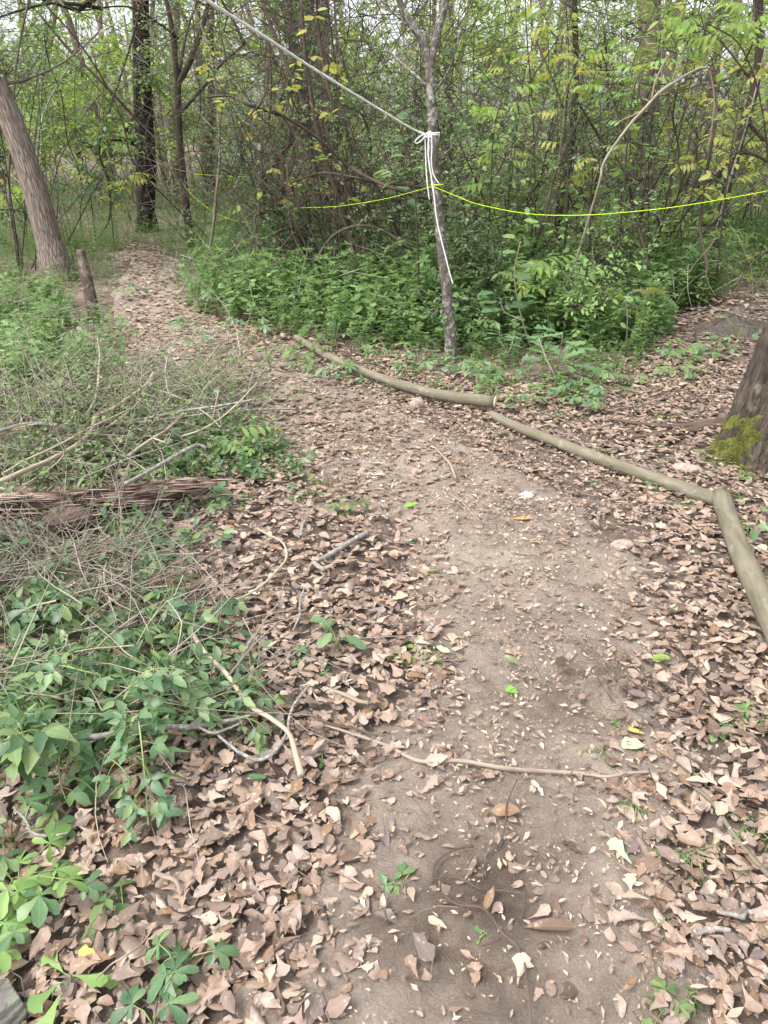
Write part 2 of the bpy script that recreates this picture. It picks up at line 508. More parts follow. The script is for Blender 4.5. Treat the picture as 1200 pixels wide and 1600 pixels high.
M['creeper_lime'] = leaf_mat('young_creeper_leaf', [(.20, .33, .09), (.27, .40, .13), (.16, .30, .09)], trans=.35, rough=.5, spec=.4)
M['herb'] = leaf_mat('herb_leaf', [(.165, .275, .10), (.23, .345, .135), (.125, .225, .09), (.29, .40, .17)], trans=.5, rough=.6)
M['weed'] = leaf_mat('weed_leaf', [(.17, .29, .10), (.24, .36, .14), (.13, .24, .09), (.28, .38, .14), (.20, .33, .15)], trans=.4, rough=.5)
M['privet'] = leaf_mat('privet_leaf', [(.16, .26, .125), (.23, .34, .17), (.11, .20, .085), (.32, .42, .24)], trans=.5, rough=.45, spec=.45)
M['lime'] = leaf_mat('spring_leaf', [(.26, .39, .11), (.34, .45, .15), (.20, .33, .09), (.38, .43, .15)], trans=.55, rough=.5)
M['yellow'] = leaf_mat('yellow_leaf', [(.34, .40, .11), (.44, .41, .13), (.28, .37, .10), (.42, .35, .13)], trans=.5, rough=.5)
M['dark'] = leaf_mat('dark_leaf', [(.07, .14, .05), (.11, .20, .07), (.055, .11, .045)], trans=.35, rough=.45, spec=.45)
M['oakleaf'] = leaf_mat('oak_leaf', [(.13, .24, .09), (.17, .29, .12), (.11, .21, .10)], trans=.3, rough=.45, back=(.30, .40, .30), spec=.45)
M['far'] = leaf_mat('far_leaf', [(.29, .42, .15), (.22, .34, .12), (.40, .50, .22), (.16, .27, .10)], trans=.55, rough=.6)
M['brushleaf'] = leaf_mat('brush_leaf', [(.17, .26, .10), (.24, .32, .14), (.12, .19, .08)], trans=.35)
M['palegreen'] = leaf_mat('pale_green_leaf', [(.42, .55, .30), (.40, .52, .28)], trans=.2, speck=.2)
M['brightgreen'] = leaf_mat('bright_green_leaf', [(.18, .36, .06), (.20, .38, .07)], trans=.25)
M['cream'] = leaf_mat('cream_leaf', [(.66, .62, .42), (.62, .58, .40)], trans=.15, speck=.15)
M['gold'] = leaf_mat('golden_leaf', [(.60, .46, .12), (.56, .40, .10)], trans=.15)
M['orange'] = leaf_mat('orange_leaf', [(.52, .30, .12), (.50, .28, .10)], trans=.15)
M['greytree'] = bark_mat('grey_bark', [(.12, .09, .075), (.27, .215, .18), (.38, .32, .275)], scale=42, stretch=.12, bump=1., crack=.35, dist=.02)
M['charred'] = bark_mat('dark_bark', [(.008, .007, .006), (.028, .022, .018), (.085, .065, .05)], scale=38, stretch=.3, bump=1., crack=.4, dist=.03, moss=(.15, .14, .12), moss_amt=.2)
M['slim'] = bark_mat('slim_bark', [(.028, .022, .017), (.065, .052, .04), (.12, .095, .072)], scale=40, stretch=.2, bump=.6)
M['vine'] = bark_mat('vine_bark', [(.04, .03, .024), (.095, .072, .056), (.17, .135, .105)], scale=60, stretch=.1, bump=.6)
M['roped'] = bark_mat('roped_bark', [(.05, .042, .035), (.125, .107, .09), (.21, .185, .16)], scale=60, stretch=.4, bump=.7, moss=(.42, .41, .38), moss_amt=.4, blotch=14)
M['bigbark'] = bark_mat('furrowed_bark', [(.025, .02, .016), (.085, .066, .053), (.16, .13, .105)], scale=30, stretch=.22, bump=1., crack=.15, dist=.03, moss=(.17, .165, .13), moss_amt=.2)
M['bgbark'] = bark_mat('far_bark', [(.09, .07, .055), (.18, .14, .11), (.27, .22, .18)], scale=30, stretch=.15, bump=.5)
M['polebark'] = bark_mat('pole_bark', [(.10, .088, .06), (.19, .168, .118), (.255, .23, .168)], scale=34, stretch=.14, bump=.4, rough=.8, moss=(.26, .25, .195), moss_amt=.15, blotch=9, dist=.004)
M['archbark'] = bark_mat('pale_arch_bark', [(.16, .135, .11), (.33, .29, .24), (.46, .42, .36)], scale=50, stretch=.15, bump=.6)
M['cutwood'] = plain_mat('cut_wood', (.70, .58, .38), var=.15, scale=60)
M['rotten'] = bark_mat('rotten_wood', [(.055, .036, .028), (.27, .18, .14), (.53, .40, .325)], scale=24, stretch=.3, bump=1., dist=.04, crack=.4, blotch=5)
M['stake'] = bark_mat('stake_wood', [(.04, .03, .024), (.125, .088, .068), (.23, .18, .15)], scale=40, stretch=.12, bump=.8, moss=(.33, .29, .25), moss_amt=.4)
M['greywood'] = bark_mat('weathered_wood', [(.09, .082, .07), (.20, .185, .16), (.31, .29, .25)], scale=40, stretch=.08, bump=.9, moss=(.30, .36, .22), moss_amt=.5)
M['stick'] = bark_mat('stick_bark', [(.20, .155, .115), (.34, .27, .21), (.46, .38, .31)], scale=60, stretch=.2, bump=.4)
M['stickpale'] = bark_mat('pale_stick', [(.27, .215, .155), (.43, .355, .265), (.53, .45, .345)], scale=60, stretch=.2, bump=.3)
M['lichen'] = bark_mat('lichen_stick', [(.14, .125, .105), (.26, .24, .21), (.37, .35, .32)], scale=80, stretch=.5, bump=.5, moss=(.48, .48, .44), moss_amt=.4, blotch=40)
M['rootb'] = bark_mat('root_bark', [(.05, .034, .026), (.12, .085, .066), (.19, .14, .115)], scale=60, stretch=.2, bump=.5)
M['twig'] = plain_mat('twig_bark', (.15, .118, .092), var=.5, scale=3)
M['twigpale'] = plain_mat('pale_twig_bark', (.30, .265, .21), var=.4, scale=3)
M['twigdark'] = plain_mat('dark_twig_bark', (.06, .047, .037), var=.5, scale=3)
M['stemgreen'] = plain_mat('green_stem', (.20, .26, .10), var=.4, scale=9)
M['rope'] = plain_mat('white_rope', (.78, .78, .76), var=.12, scale=120, rough=.7)
M['string'] = plain_mat('lime_string', (.55, .85, .02), var=.05, scale=40, rough=.5)
M['mossy'] = leaf_mat('moss', [(.27, .30, .065), (.34, .36, .09), (.20, .24, .055)], trans=.1, rough=.9, nscale=90)
M['paper'] = plain_mat('white_scrap', (.74, .75, .73), var=.12, scale=60)
M['chunk'] = bark_mat('bark_chunk', [(.20, .15, .11), (.38, .30, .24), (.52, .43, .36)], scale=60, stretch=.2, bump=.7)

# ================================================================== THE SETTING
_b = at(110, 640); MOUNDS.append((_b[0] - .2, _b[1], .10, .8))
_b = at(1150, 490); MOUNDS.append((_b[0], _b[1], .16, .35))
_b = at(60, 860); MOUNDS.append((_b[0] - .1, _b[1], .12, .5))

BARE = [(760, 1720, 290, .97), (760, 1560, 250, .97), (770, 1380, 230, .96), (800, 1230, 200, .94), (850, 1080, 165, .9),
        (830, 930, 185, .88), (785, 820, 150, .80), (690, 745, 120, .62), (580, 690, 90, .4)]
TRAIL = [(560, 690, 150, 1), (430, 610, 105, 1), (330, 555, 75, 1), (252, 500, 50, 1), (228, 455, 32, 1), (230, 425, 23, 1), (242, 410, 18, .85), (215, 398, 22, .4)]
wet = []
for (px, py, r, a) in [(800, 1415, .22, .55), (700, 1430, .17, .4), (640, 1450, .13, .3), (720, 1560, .16, .2), (950, 1095, .24, .5), (900, 1010, .2, .25), (1000, 960, .16, .25), (730, 1330, .15, .25)]:
    p = at(px, py); wet.append((p[0], p[1], r * 1.4, a))

mat_ground = soil_mat('leaf_mould', [(.075, .058, .046), (.16, .124, .10), (.27, .212, .172)])
mat_path = soil_mat('trodden_soil', [(.15, .12, .096), (.275, .224, .18), (.385, .322, .265)], wet=wet, chip=.75)
mat_clod = soil_mat('dug_soil', [(.04, .033, .029), (.09, .076, .066), (.165, .14, .12)])

def grid_sheet(name, xs, ys, zf, mat, kind='structure'):
    X, Y = np.meshgrid(xs, ys, indexing='ij')
    Z = zf(X, Y)
    nx, ny = X.shape
    i, j = np.meshgrid(np.arange(nx - 1), np.arange(ny - 1), indexing='ij')
    Q = np.stack([i * ny + j, (i + 1) * ny + j, (i + 1) * ny + j + 1, i * ny + j + 1], -1).reshape(-1, 4)
    mb = MB(); mb.add(np.stack([X, Y, Z], -1), None, Q)
    o = mb.build(name, mat)
    o['kind'] = kind
    return o
def spaced(a, b, near, far, growf=1.06):
    v, st = [0.0], near
    while v[-1] < b: v.append(v[-1] + st); st = min(st * growf, far)
    u, st = [0.0], near
    while u[-1] > a: u.append(u[-1] - st); st = min(st * growf, far)
    return np.array(sorted(set(u + v)))
# trodden path: a swept sheet whose ragged edges dip under the leaf mould
pc = [at(760, 1600)] + [at(a, b) for a, b in ((765, 1480), (775, 1350), (800, 1230), (845, 1080), (830, 930), (790, 830), (690, 745), (560, 680), (430, 610), (330, 555), (255, 500), (232, 455), (236, 425), (246, 408), (200, 394))]
pc = [pc[0] + np.array([-.01, -q, 0]) for q in (2.2, 1.5, .9, .5, .22)] + pc
pw = [.42, .42, .42, .42, .42, .42, .42, .42, .42, .42, .48, .42, .42, .5, .5, .42, .36, .34, .32, .3, .28]
cl, cw = catmull(np.array(pc), np.array(pw), 26)
tg = norm(np.gradient(cl, axis=0)); sd = np.stack([tg[:, 1], -tg[:, 0], 0 * tg[:, 0]], -1)
def ground_z(X, Y):
    z = gh(X, Y) + .012 * (fbm(X * 9, Y * 9, 5) - .5)
    near = np.hypot(X, Y - 5) < 18
    dd = np.full(X.shape, 9.)
    q = np.stack([X[near], Y[near]], -1)
    m = np.full(len(q), 9.)
    for s in range(0, len(cl), 3):
        m = np.minimum(m, np.hypot(q[:, 0] - cl[s, 0], q[:, 1] - cl[s, 1]) / cw[s])
    dd[near] = m
    return z - .03 * np.clip((1.05 - dd) / .25, 0, 1)          # the mould lies a little lower under the trodden soil
grid_sheet('ground', spaced(-160, 160, .08, 12, 1.045), spaced(-60, 260, .08, 12, 1.035), ground_z, mat_ground)

uu = np.linspace(-1.25, 1.25, 61)
PP = cl[:, None, :2] + sd[:, None, :2] * (uu[None, :, None] * cw[:, None, None])
X, Y = PP[..., 0], PP[..., 1]
edge = np.abs(uu)[None] + .55 * (fbm(X * 4, Y * 4, 11) - .5) + .3 * (fbm(X * 14, Y * 14, 12) - .5)
Z = gh(X, Y) + .016 - .05 * np.clip((edge - .8) / .25, 0, 1) + .022 * (fbm(X * 7, Y * 7, 6) - .5) + .016 * (fbm(X * 28, Y * 28, 7) - .5)
def path_z(x, y):
    return gh(x, y) + .016
n0, n1 = X.shape
i, j = np.meshgrid(np.arange(n0 - 1), np.arange(n1 - 1), indexing='ij')
mb = MB(); mb.add(np.stack([X, Y, Z], -1), None, np.stack([i * n1 + j, i * n1 + j + 1, (i + 1) * n1 + j + 1, (i + 1) * n1 + j], -1).reshape(-1, 4))
tag(mb.build('path', mat_path), kind='structure')

# ------------------------------------------------------------------ leaf litter
def dead_templates(lod):
    out = []
    for k, (pf, L, W) in enumerate([('oak', 1, .7), ('lobed', 1, .75), ('oval', 1, .46), ('round', 1, .62), ('spat', 1, .58), ('obov', 1, .46), ('oval', 1, .36), ('round', 1, .5)]):
        rg = R(300 + k)
        out.append(leaflet(L, W, pf, cols=1 if lod else 2, fold=rg.uniform(-.1, .13), bend=rg.uniform(-.35, .45), cup=rg.uniform(-.32, .38),
                           twist=rg.uniform(-.3, .3), ruf=.055 if lod < 2 else 0, seed=400 + k, rows=[7, 5, 4][lod] if (lod or pf not in ('oak', 'lobed')) else 12))
    return out
GREEN_R = [(262, 400), (320, 345), (620, 320), (1300, 290), (1300, 440), (1130, 455), (1040, 500), (1000, 585), (880, 600), (780, 592), (700, 580), (560, 568), (455, 552), (375, 515), (275, 462)]
GREEN_L = [(-260, 440), (60, 415), (175, 398), (192, 455), (172, 530), (205, 590), (60, 640), (-260, 660)]
GREEN_F = [(-100, 415), (40, 345), (120, 318), (330, 310), (340, 375), (285, 402), (205, 380), (190, 404)]

def sample_wedge(rg, n, y0, y1, slope=.53, off=.58):
    y = rg.uniform(y0, y1, n * 2); x = rg.uniform(-1, 1, n * 2) * (slope * y1 + off)
    k = np.abs(x) < slope * y + off
    return x[k][:n], y[k][:n]
def soft(px, py, poly):
    return in_poly(px, py, poly).astype(float)
def place_flat(mb, tpl, x, y, lift, rg, smin, smax, tilt=.35, zf=gh):
    n = len(x)
    kind = rg.integers(0, len(tpl), n)
    for k, (V, Q) in enumerate(tpl):
        s = kind == k
        m = int(s.sum())
        if not m: continue
        a = rg.uniform(0, 2 * pi, m)
        yd = np.stack([np.cos(a), np.sin(a), rg.normal(0, tilt * .7, m)], -1)
        zd = np.stack([rg.normal(0, tilt, m), rg.normal(0, tilt, m), np.where(rg.random(m) < .5, 1., -1.)], -1)
        P = np.stack([x[s], y[s], zf(x[s], y[s]) + lift[s]], -1)
        sc = rg.uniform(smin, smax, m)
        P = P - norm(yd) * (sc * .5)[:, None]
        P[:, 2] = zf(P[:, 0], P[:, 1]) + lift[s]
        frames_scatter(mb, V, Q, P, yd, zd, sc, quads=True)

def litter_density(x, y):
    px, py = proj(np.stack([x, y, gh(x, y)], -1))
    d = 1 - capsule(px, py, BARE)
    d *= 1.0 + .7 * (fbm(x * 3, y * 3, 21) - .35)
    trail = capsule(px, py, TRAIL)
    g = np.maximum(np.maximum(soft(px, py, GREEN_R), soft(px, py, GREEN_L)), soft(px, py, GREEN_F)) * (1 - trail)
    return np.clip(d * (1 - .55 * g), .0, 1), px, py, trail
CLEAR = [[(463, 534), (520, 568), (630, 612), (772, 640)], [(768, 652), (860, 692), (980, 738), (1122, 789)], [(1124, 786), (1166, 902), (1196, 968), (1290, 1190)],
         [(-240, 838), (0, 806), (150, 797), (344, 768)]]
CLEAR = [np.array([at(*p) for p in l])[:, :2] for l in CLEAR]
def clear_of(x, y, r):
    ok = np.ones(len(x), bool)
    for l in CLEAR:
        for p, q in zip(l[:-1], l[1:]):
            dx, dy = q - p
            t = np.clip(((x - p[0]) * dx + (y - p[1]) * dy) / (dx * dx + dy * dy), 0, 1)
            ok &= np.hypot(x - p[0] - t * dx, y - p[1] - t * dy) > r
    return ok
rg = R(31)
mb = MB()
for lod, y0, y1, dens, s0, s1 in ((0, .35, 2.3, 2250, .012, .060), (1, 2.3, 5.2, 1600, .016, .062), (2, 5.2, 13.5, 480, .045, .085)):
    area = (y1 - y0) * 2 * (.53 * (y0 + y1) / 2 + .58)
    x, y = sample_wedge(rg, int(area * dens), y0, y1)
    d, px, py, tr = litter_density(x, y)
    if lod == 2:
        d *= np.clip(.3 + tr + ((py > 560) & (px > 860)) + .6 * ((py > 430) & (px > 1020)), 0, 1)
    k = (rg.random(len(x)) < np.where(d > .25, d, d * .6)) & clear_of(x, y, .022)
    x, y, d = x[k], y[k], d[k]
    place_flat(mb, dead_templates(lod), x, y, rg.random(len(x)) ** 1.5 * .026 * d + .014, rg, s0, s1, tilt=.15)
x, y = sample_wedge(rg, 30000, -.9, 7.5, .7, 1.6)                # the drifts go on to both sides of the view
k = (np.abs(x) > .53 * y + .58) & ~((x < -1.2) & (y > 3.6)) & (rg.random(len(x)) < .8)
x, y = x[k], y[k]
place_flat(mb, dead_templates(2), x, y, rg.random(len(x)) ** 1.5 * .026 + .014, rg, .03, .085, tilt=.22)
tag(mb.build('leaf_litter', M['dead']), 'layer of dry brown oak leaves covering the forest floor', 'leaf litter', kind='stuff')

# torn leaf pieces trodden into the path
mb = MB()
x, y = sample_wedge(rg, 64000, .4, 6.5, .56, .7)
px, py = proj(np.stack([x, y, gh(x, y)], -1))
bb = np.maximum(capsule(px, py, BARE), capsule(px, py, TRAIL) * .8)
dn = np.clip(bb * .6 + .4, 0, 1) * np.clip(.20 + 2.4 * (fbm(x * 3.5, y * 3.5, 35) - .40), .08, 1) * np.clip(.6 + (y - 1.0) * .6, .4, 1)
k = rg.random(len(x)) < dn
x, y = x[k], y[k]
place_flat(mb, dead_templates(1), x, y, .018 + (.012 + .035 * (1 - capsule(px[k], py[k], BARE))) * rg.random(len(x)), rg, .007, .032, tilt=.2)
tag(mb.build('leaf_litter', M['dead']), 'torn brown leaf pieces trodden into the bare path', 'leaf litter', kind='stuff')
# crumbs of leaf and wood on the trodden soil
mb = MB()
x, y = sample_wedge(rg, 150000, .4, 5.4, .5, .5)
px, py = proj(np.stack([x, y, gh(x, y)], -1))
dn = np.clip(capsule(px, py, BARE) * 1.1 + .25, 0, 1) * np.clip(.34 + 1.9 * (fbm(x * 4, y * 4, 33) - .40), .10, 1) * np.clip(.55 + (y - .9) * .5, .5, 1)
k = (rg.random(len(x)) < dn) & (np.abs(px - 600) < 900)
x, y = x[k], y[k]
n = len(x)
a = rg.uniform(0, 2 * pi, n)
CH = np.array([[-.75, .05, 0], [.1, -.34, .12], [.7, -.12, 0], [.2, .26, .1]])
zf = gh(x, y) + .025 + .022 * (fbm(x * 7, y * 7, 6) - .5) + .004
frames_scatter(mb, CH, [(0, 1, 2), (0, 2, 3)], np.stack([x, y, zf], -1), np.stack([np.cos(a), np.sin(a), rg.normal(0, .3, n)], -1),
               np.stack([rg.normal(0, .35, n), rg.normal(0, .35, n), np.ones(n)], -1), rg.uniform(.0025, .0095, n) * rg.choice([.6, .8, 1, 1.4, 2.1], n))
tag(mb.build('leaf_crumbs', M['chip'], smooth=False), 'small pale crumbs of leaf and wood scattered on the trodden path', 'debris', kind='stuff')
mb = MB()
x, y = sample_wedge(rg, 1500, .5, 4.6, .55, .6)
a = rg.uniform(0, 2 * pi, len(x))
P = grow(np.stack([x, y, gh(x, y) + .03], -1), np.stack([np.cos(a), np.sin(a), 0 * a], -1), rg.uniform(.02, .13, len(x)), rg, k=4, wig=.5)
P[..., 2] = gh(P[..., 0], P[..., 1]) + .03 + rg.uniform(-.006, .022, P.shape[:2])
twigs(P, rg.uniform(.0008, .0022, len(x)), .0006, mb)
tag(mb.build('twig_litter', M['twig']), 'fine broken twigs strewn over the path and the dead leaves', 'twigs', kind='stuff')

# ------------------------------------------------------------------ green ground cover (bedstraw-like herbs)
def herb_template(seed, whorls, tri):
    rg = R(seed)
    st = np.array([[0, 0, 0], [rg.normal(0, .04), rg.normal(0, .04), .35], [rg.normal(0, .09), rg.normal(0, .09), .68], [rg.normal(0, .16), rg.normal(0, .16), 1.0]])
    mbt = MB()
    twigs(st[None], np.array([.007]), .004, mbt)
    V = mbt.V[0]; T = []
    for q in mbt.Q[0]: T += [(q[0], q[1], q[2]), (q[0], q[2], q[3])]
    P, _ = catmull(st, np.ones(4), 6)
    VV, n = [V], len(V)
    for i in range(whorls):
        u = .12 + .88 * (i / (whorls - 1)); p = P[min(int(u * (len(P) - 1)), len(P) - 1)]
        L = .17 * (1 - .45 * u) * rg.uniform(.8, 1.25) + .02
        k = 6 if tri else 7
        for j in range(k):
            a = 2 * pi * (j + rg.random() * .5) / k
            d = np.array([cos(a), sin(a), rg.uniform(-.25, .5)]); s = np.array([-sin(a), cos(a), 0]) * .2
            if tri:
                VV.append(np.array([p + d * .02 * 0 - s * L * .5, p + s * L * .5, p + d * L])); T.append((n, n + 1, n + 2)); n += 3
            else:
                VV.append(np.array([p, p + (d * .5 - s + [0, 0, .04]) * L, p + d * L, p + (d * .5 + s + [0, 0, .04]) * L])); T += [(n, n + 3, n + 2), (n, n + 2, n + 1)]; n += 4
    return np.concatenate(VV), np.array(T)
mb = MB()
rg = R(51)
for lod, y0, y1, dens in ((0, 3.6, 7.4, 215), (1, 7.4, 12.0, 150), (2, 12.0, 24., 50)):
    area = (y1 - y0) * 2 * (.53 * (y0 + y1) / 2 + .58)
    x, y = sample_wedge(rg, int(area * dens), y0, y1)
    px, py = proj(np.stack([x, y, gh(x, y)], -1))
    inr, inl, inf = in_poly(px + rg.normal(0, 14, len(x)), py + rg.normal(0, 8, len(x)), GREEN_R), in_poly(px + rg.normal(0, 14, len(x)), py + rg.normal(0, 9, len(x)), GREEN_L), in_poly(px, py, GREEN_F)
    tr = capsule(px, py, TRAIL)
    far = (y > 12) & (py < 400) & (px < 520)
    den = np.clip(.35 + 1.5 * (fbm(x * 1.3, y * 1.3, 61) - .25), .12, 1)
    tr = np.maximum(tr, ((px > 100) & (px < 180) & (py > 450) & (py < 560)) * .9)
    k = ((inr | inl | inf | far) & (rg.random(len(x)) < den * (1 - tr)))
    x, y, px, py = x[k], y[k], px[k], py[k]
    n = len(x)
    hgt = rg.uniform(.25, .58, n) * np.clip(.55 + .9 * (fbm(x * 2, y * 2, 71) - .2), .4, 1.15)
    hgt *= np.where(px > 300, np.clip((606 - py) / 90, .36, 1.25), np.where(py > 395, .62, .85))
    tpl = [herb_template(500 + q, 7 if lod == 0 else (7 if lod == 1 else 4), lod > 0) for q in range(6)]
    kd = rg.integers(0, 6, n)
    for q, (V, T) in enumerate(tpl):
        s = kd == q; m = int(s.sum())
        a = rg.uniform(0, 2 * pi, m)
        zd = np.stack([rg.normal(0, .28, m), rg.normal(0, .28, m), np.ones(m)], -1)
        frames_scatter(mb, V, T, np.stack([x[s], y[s], gh(x[s], y[s])], -1), np.stack([np.cos(a), np.sin(a), 0 * a], -1), zd, hgt[s] * (1.25 if lod == 2 else 1))
tag(mb.build('ground_cover', M['herb']), 'dense bright green herbs growing along both sides of the trail', 'ground cover', kind='stuff')

# ================================================================== LARGE THINGS: trunks, logs, ropes
def px_line(pts, Y=None, lift=0.):
    """(px, py) or (px, py, lift/Y) -> world points on the ground or at a distance"""
    out = []
    for p in pts:
        if Y is None: out.append(at(p[0], p[1], p[2] if len(p) > 2 else lift))
        else: out.append(atY(p[0], p[1], p[2] if len(p) > 2 else Y))
    return np.array(out)
def wpx(width_px, P):
    """radius in metres of something width_px wide in the photo at P"""
    zc = (np.asarray(P) - [0, 0, CAM_H]) @ FWD
    return .5 * width_px * zc / FPX
def bark_rf(seed, amt=.06, lobes=3., sf=3.):
    def f(th, s):
        return 1 + amt * 2 * (fbm(np.cos(th) * lobes + 5 + s * 0, np.sin(th) * lobes + s * sf, seed) - .5)
    return f
def crown_on(root, P, rg, n, L, mat, per=9, r=.5, leaf=.05, stem='twig'):
    """sprays of leafy twigs growing out of points P"""
    k = rg.integers(0, len(P), n)
    st = P[k] + rg.normal(0, .02, (n, 3))
    d = rg.normal(0, 1, (n, 3)); d[:, 2] = d[:, 2] * .5 + .35
    tw = grow(st, d, L * rg.uniform(.5, 1.2, n), rg, k=5, wig=.5, droop=-.1)
    a, b = MB(), MB()
    twigs(tw, rg.uniform(.003, .006, n), .0015, a)
    if per: leaves_on(b, tw, rg, per, leaf, LEAF4, F4_)
    tag(a.build('twigs', M[stem], root), kind='stuff')
    if per: tag(b.build('crown', mat, root), kind='stuff')

def tree(name, label, pts, widths, Y, mat, branches=(), sides=12, top=None, crown=None, seed=1, group=None, rough=.06, flare=1.25):
    base = at(*pts[0]) if Y is None else None
    if Y is None: Y = base[1]
    P = px_line(pts, Y)
    if base is not None: P[0] = base
    P[0][2] = float(gh(P[0][0], P[0][1])) - .04
    Rr = [wpx(a, p) for a, p in zip(widths, P)]
    Rr[0] *= flare
    if top is not None:                                          # on above the frame
        d = norm(P[-1] - P[-2]) + np.array([0, 0, .5]); d = norm(d)
        for q in (.35, .7, 1.0):
            P = np.vstack([P, P[len(pts) - 1] + d * top * q + np.array([sin(seed + q * 3), cos(seed * 2 + q), 0]) * .12 * q]); Rr.append(Rr[len(pts) - 1] * (1 - .6 * q))
    root = thing(name, label, 'tree', P[0], group)
    loc = P[0].copy()
    rel = lambda A: np.asarray(A) - loc
    mb = MB(); add_tube(mb, rel(P), Rr, sides=sides, sub=8, rf=bark_rf(seed, rough))
    mb.build('trunk', M[mat], root)
    tips = [P[-1], P[-2]]
    for br in branches:
        bp, bw = br[0], br[1]
        B = px_line(bp, Y)
        if len(br) > 2: B = B + np.array(br[2])[:, None] * np.array([0, 1., 0])
        mb = MB(); add_tube(mb, rel(B), [wpx(a, p) for a, p in zip(bw, B)], sides=8, sub=6, rf=bark_rf(seed + 3, .08, sf=8))
        mb.build('branch', M[mat], root)
        tips += [B[-1], B[-2] * .5 + B[-1] * .5]
    if crown:
        n, L, lm, leaf = crown[:4]
        rg = R(seed + 50)
        src = catmull(P[len(pts) - 2:], np.ones(len(P) - len(pts) + 2), 6)[0] if top is not None else np.array(tips)
        lm_, L2 = [], []
        # limbs that carry the crown
        nb = 7
        k = rg.integers(0, len(src), nb)
        dd = rg.normal(0, 1, (nb, 3)); dd[:, 2] = np.abs(dd[:, 2]) * .5 + .2
        lim = grow(src[k], dd, rg.uniform(.8, 1.7, nb), rg, k=6, wig=.4)
        for q in range(nb):
            mb = MB(); add_tube(mb, rel(lim[q]), np.linspace(max(.012, Rr[-1] * .5), .006, 6), sides=6, sub=2)
            mb.build('branch', M[mat], root)
        crown_on(root, rel(np.vstack([lim[:, 1:].reshape(-1, 3), src])), rg, n, L, M[lm], leaf=leaf)
    return root, P, np.array(Rr)

# leaning grey trunk at the left edge
tree('leaning_tree', 'thick smooth grey tree trunk leaning out of the left edge above the herbs', [(92, 436), (76, 375), (56, 300), (38, 245), (22, 200), (-4, 135), (-34, 55)], [46, 40, 37, 36, 35, 33, 30], None, 'greytree',
     sides=40, top=3.2, crown=(160, .8, 'privet', .05), seed=3, rough=.035)
# black rough trunk beside the trail
tree('dark_tree', 'blackened rough barked trunk standing upright behind the end of the trail', [(230, 362), (228, 330), (228, 290), (227, 240), (224, 170), (221, 90), (220, 0), (219, -60)], [30, 27, 28, 30, 29, 27, 25, 24], None, 'charred',
     [([(222, 232), (207, 222), (203, 205), (214, 185), (232, 168), (247, 150)], [7, 6, 5, 4.5, 4, 3], (0, -.1, -.2, -.2, -.25, -.3)),
      ([(218, 222), (190, 218), (160, 228), (140, 240)], [5, 4, 3.5, 2.5], (0, -.3, -.5, -.6))], sides=40, top=3., crown=(200, .9, 'privet', .06), seed=5, rough=.13)
# slim trunk with a fork
tree('slim_tree', 'slim brown tree forking at head height just right of the trail end', [(301, 397), (293, 340), (287, 285), (281, 225), (278, 170), (277, 127)], [13, 12, 11, 11, 11, 12], None, 'slim',
     [([(277, 130), (274, 95), (272, 70), (267, 35), (258, -10), (252, -60)], [10, 9, 9, 8, 7, 6]),
      ([(277, 132), (289, 112), (300, 88), (310, 58), (322, 20), (332, -40)], [10, 10, 10, 9, 7, 6]),
      ([(283, 176), (300, 160), (325, 135), (352, 105), (390, 74)], [6, 5, 5, 4, 3], (0, -.1, -.2, -.3, -.4)),
      ([(279, 60), (255, 40), (215, 18), (150, 28)], [4, 4, 3, 2], (0, -.2, -.4, -.6))], seed=7, crown=(60, .6, 'privet', .045))
# crooked small tree
tree('crooked_tree', 'small crooked dark tree bending right at waist height in the thicket', [(410, 384), (409, 340), (412, 290), (413, 272)], [12, 10, 10, 10], None, 'slim',
     [([(412, 280), (428, 258), (447, 232), (458, 205), (468, 180)], [10, 10, 10, 9, 7]), ([(411, 330), (400, 300), (390, 270), (370, 235)], [5, 5, 4, 3])], seed=9)
# thicket trunks carrying the hanging vines
tree('vine_hung_tree', 'dark double trunk tilting left under a curtain of hanging brown vines', [(512, 372), (506, 320), (492, 262), (482, 200), (470, 130), (456, 50), (446, -20)], [14, 14, 16, 17, 17, 18, 16], None, 'vine',
     [([(470, 140), (478, 90), (484, 40), (490, -30)], [10, 10, 9, 8]), ([(458, 60), (430, 30), (405, -20)], [9, 8, 7]), ([(488, 230), (470, 160), (440, 110), (420, 60)], [8, 8, 7, 6], (0, -.2, -.3, -.3))],
     top=1.6, crown=(140, .8, 'dark', .05), seed=11)
tree('leaning_sapling', 'thin reddish brown stem slanting up left from the herbs behind the long pole', [(566, 468), (556, 420), (542, 352), (522, 290), (502, 225), (488, 160), (478, 90), (470, 0)], [10, 9, 9, 8, 8, 7, 6, 5], None, 'vine', seed=13)
tree('pale_tree', 'pale grey trunk high behind the vine curtain and the white rope', [(508, 330), (506, 240), (505, 150), (504, 70), (506, 0), (507, -60)], [20, 19, 19, 19, 19, 18], 12.5, 'greytree', seed=15, top=3, crown=(120, 1., 'lime', .07))
tree('ivy_tree', 'dark narrow trunk between the forked slim tree and the crooked tree', [(331, 335), (329, 270), (330, 210), (331, 140), (328, 60), (330, -40)], [16, 14, 14, 13, 13, 12], None, 'charred', seed=17, top=3, crown=(120, 1., 'dark', .06))
tree('broad_tree', 'broad brown trunk half hidden by bushes behind the arched bare branch', [(1004, 352), (1003, 300), (1008, 240), (1012, 170), (1016, 90), (1018, -40)], [40, 36, 34, 34, 33, 32], 12.0, 'bgbark', seed=19, sides=24, top=4, crown=(180, 1., 'lime', .07))
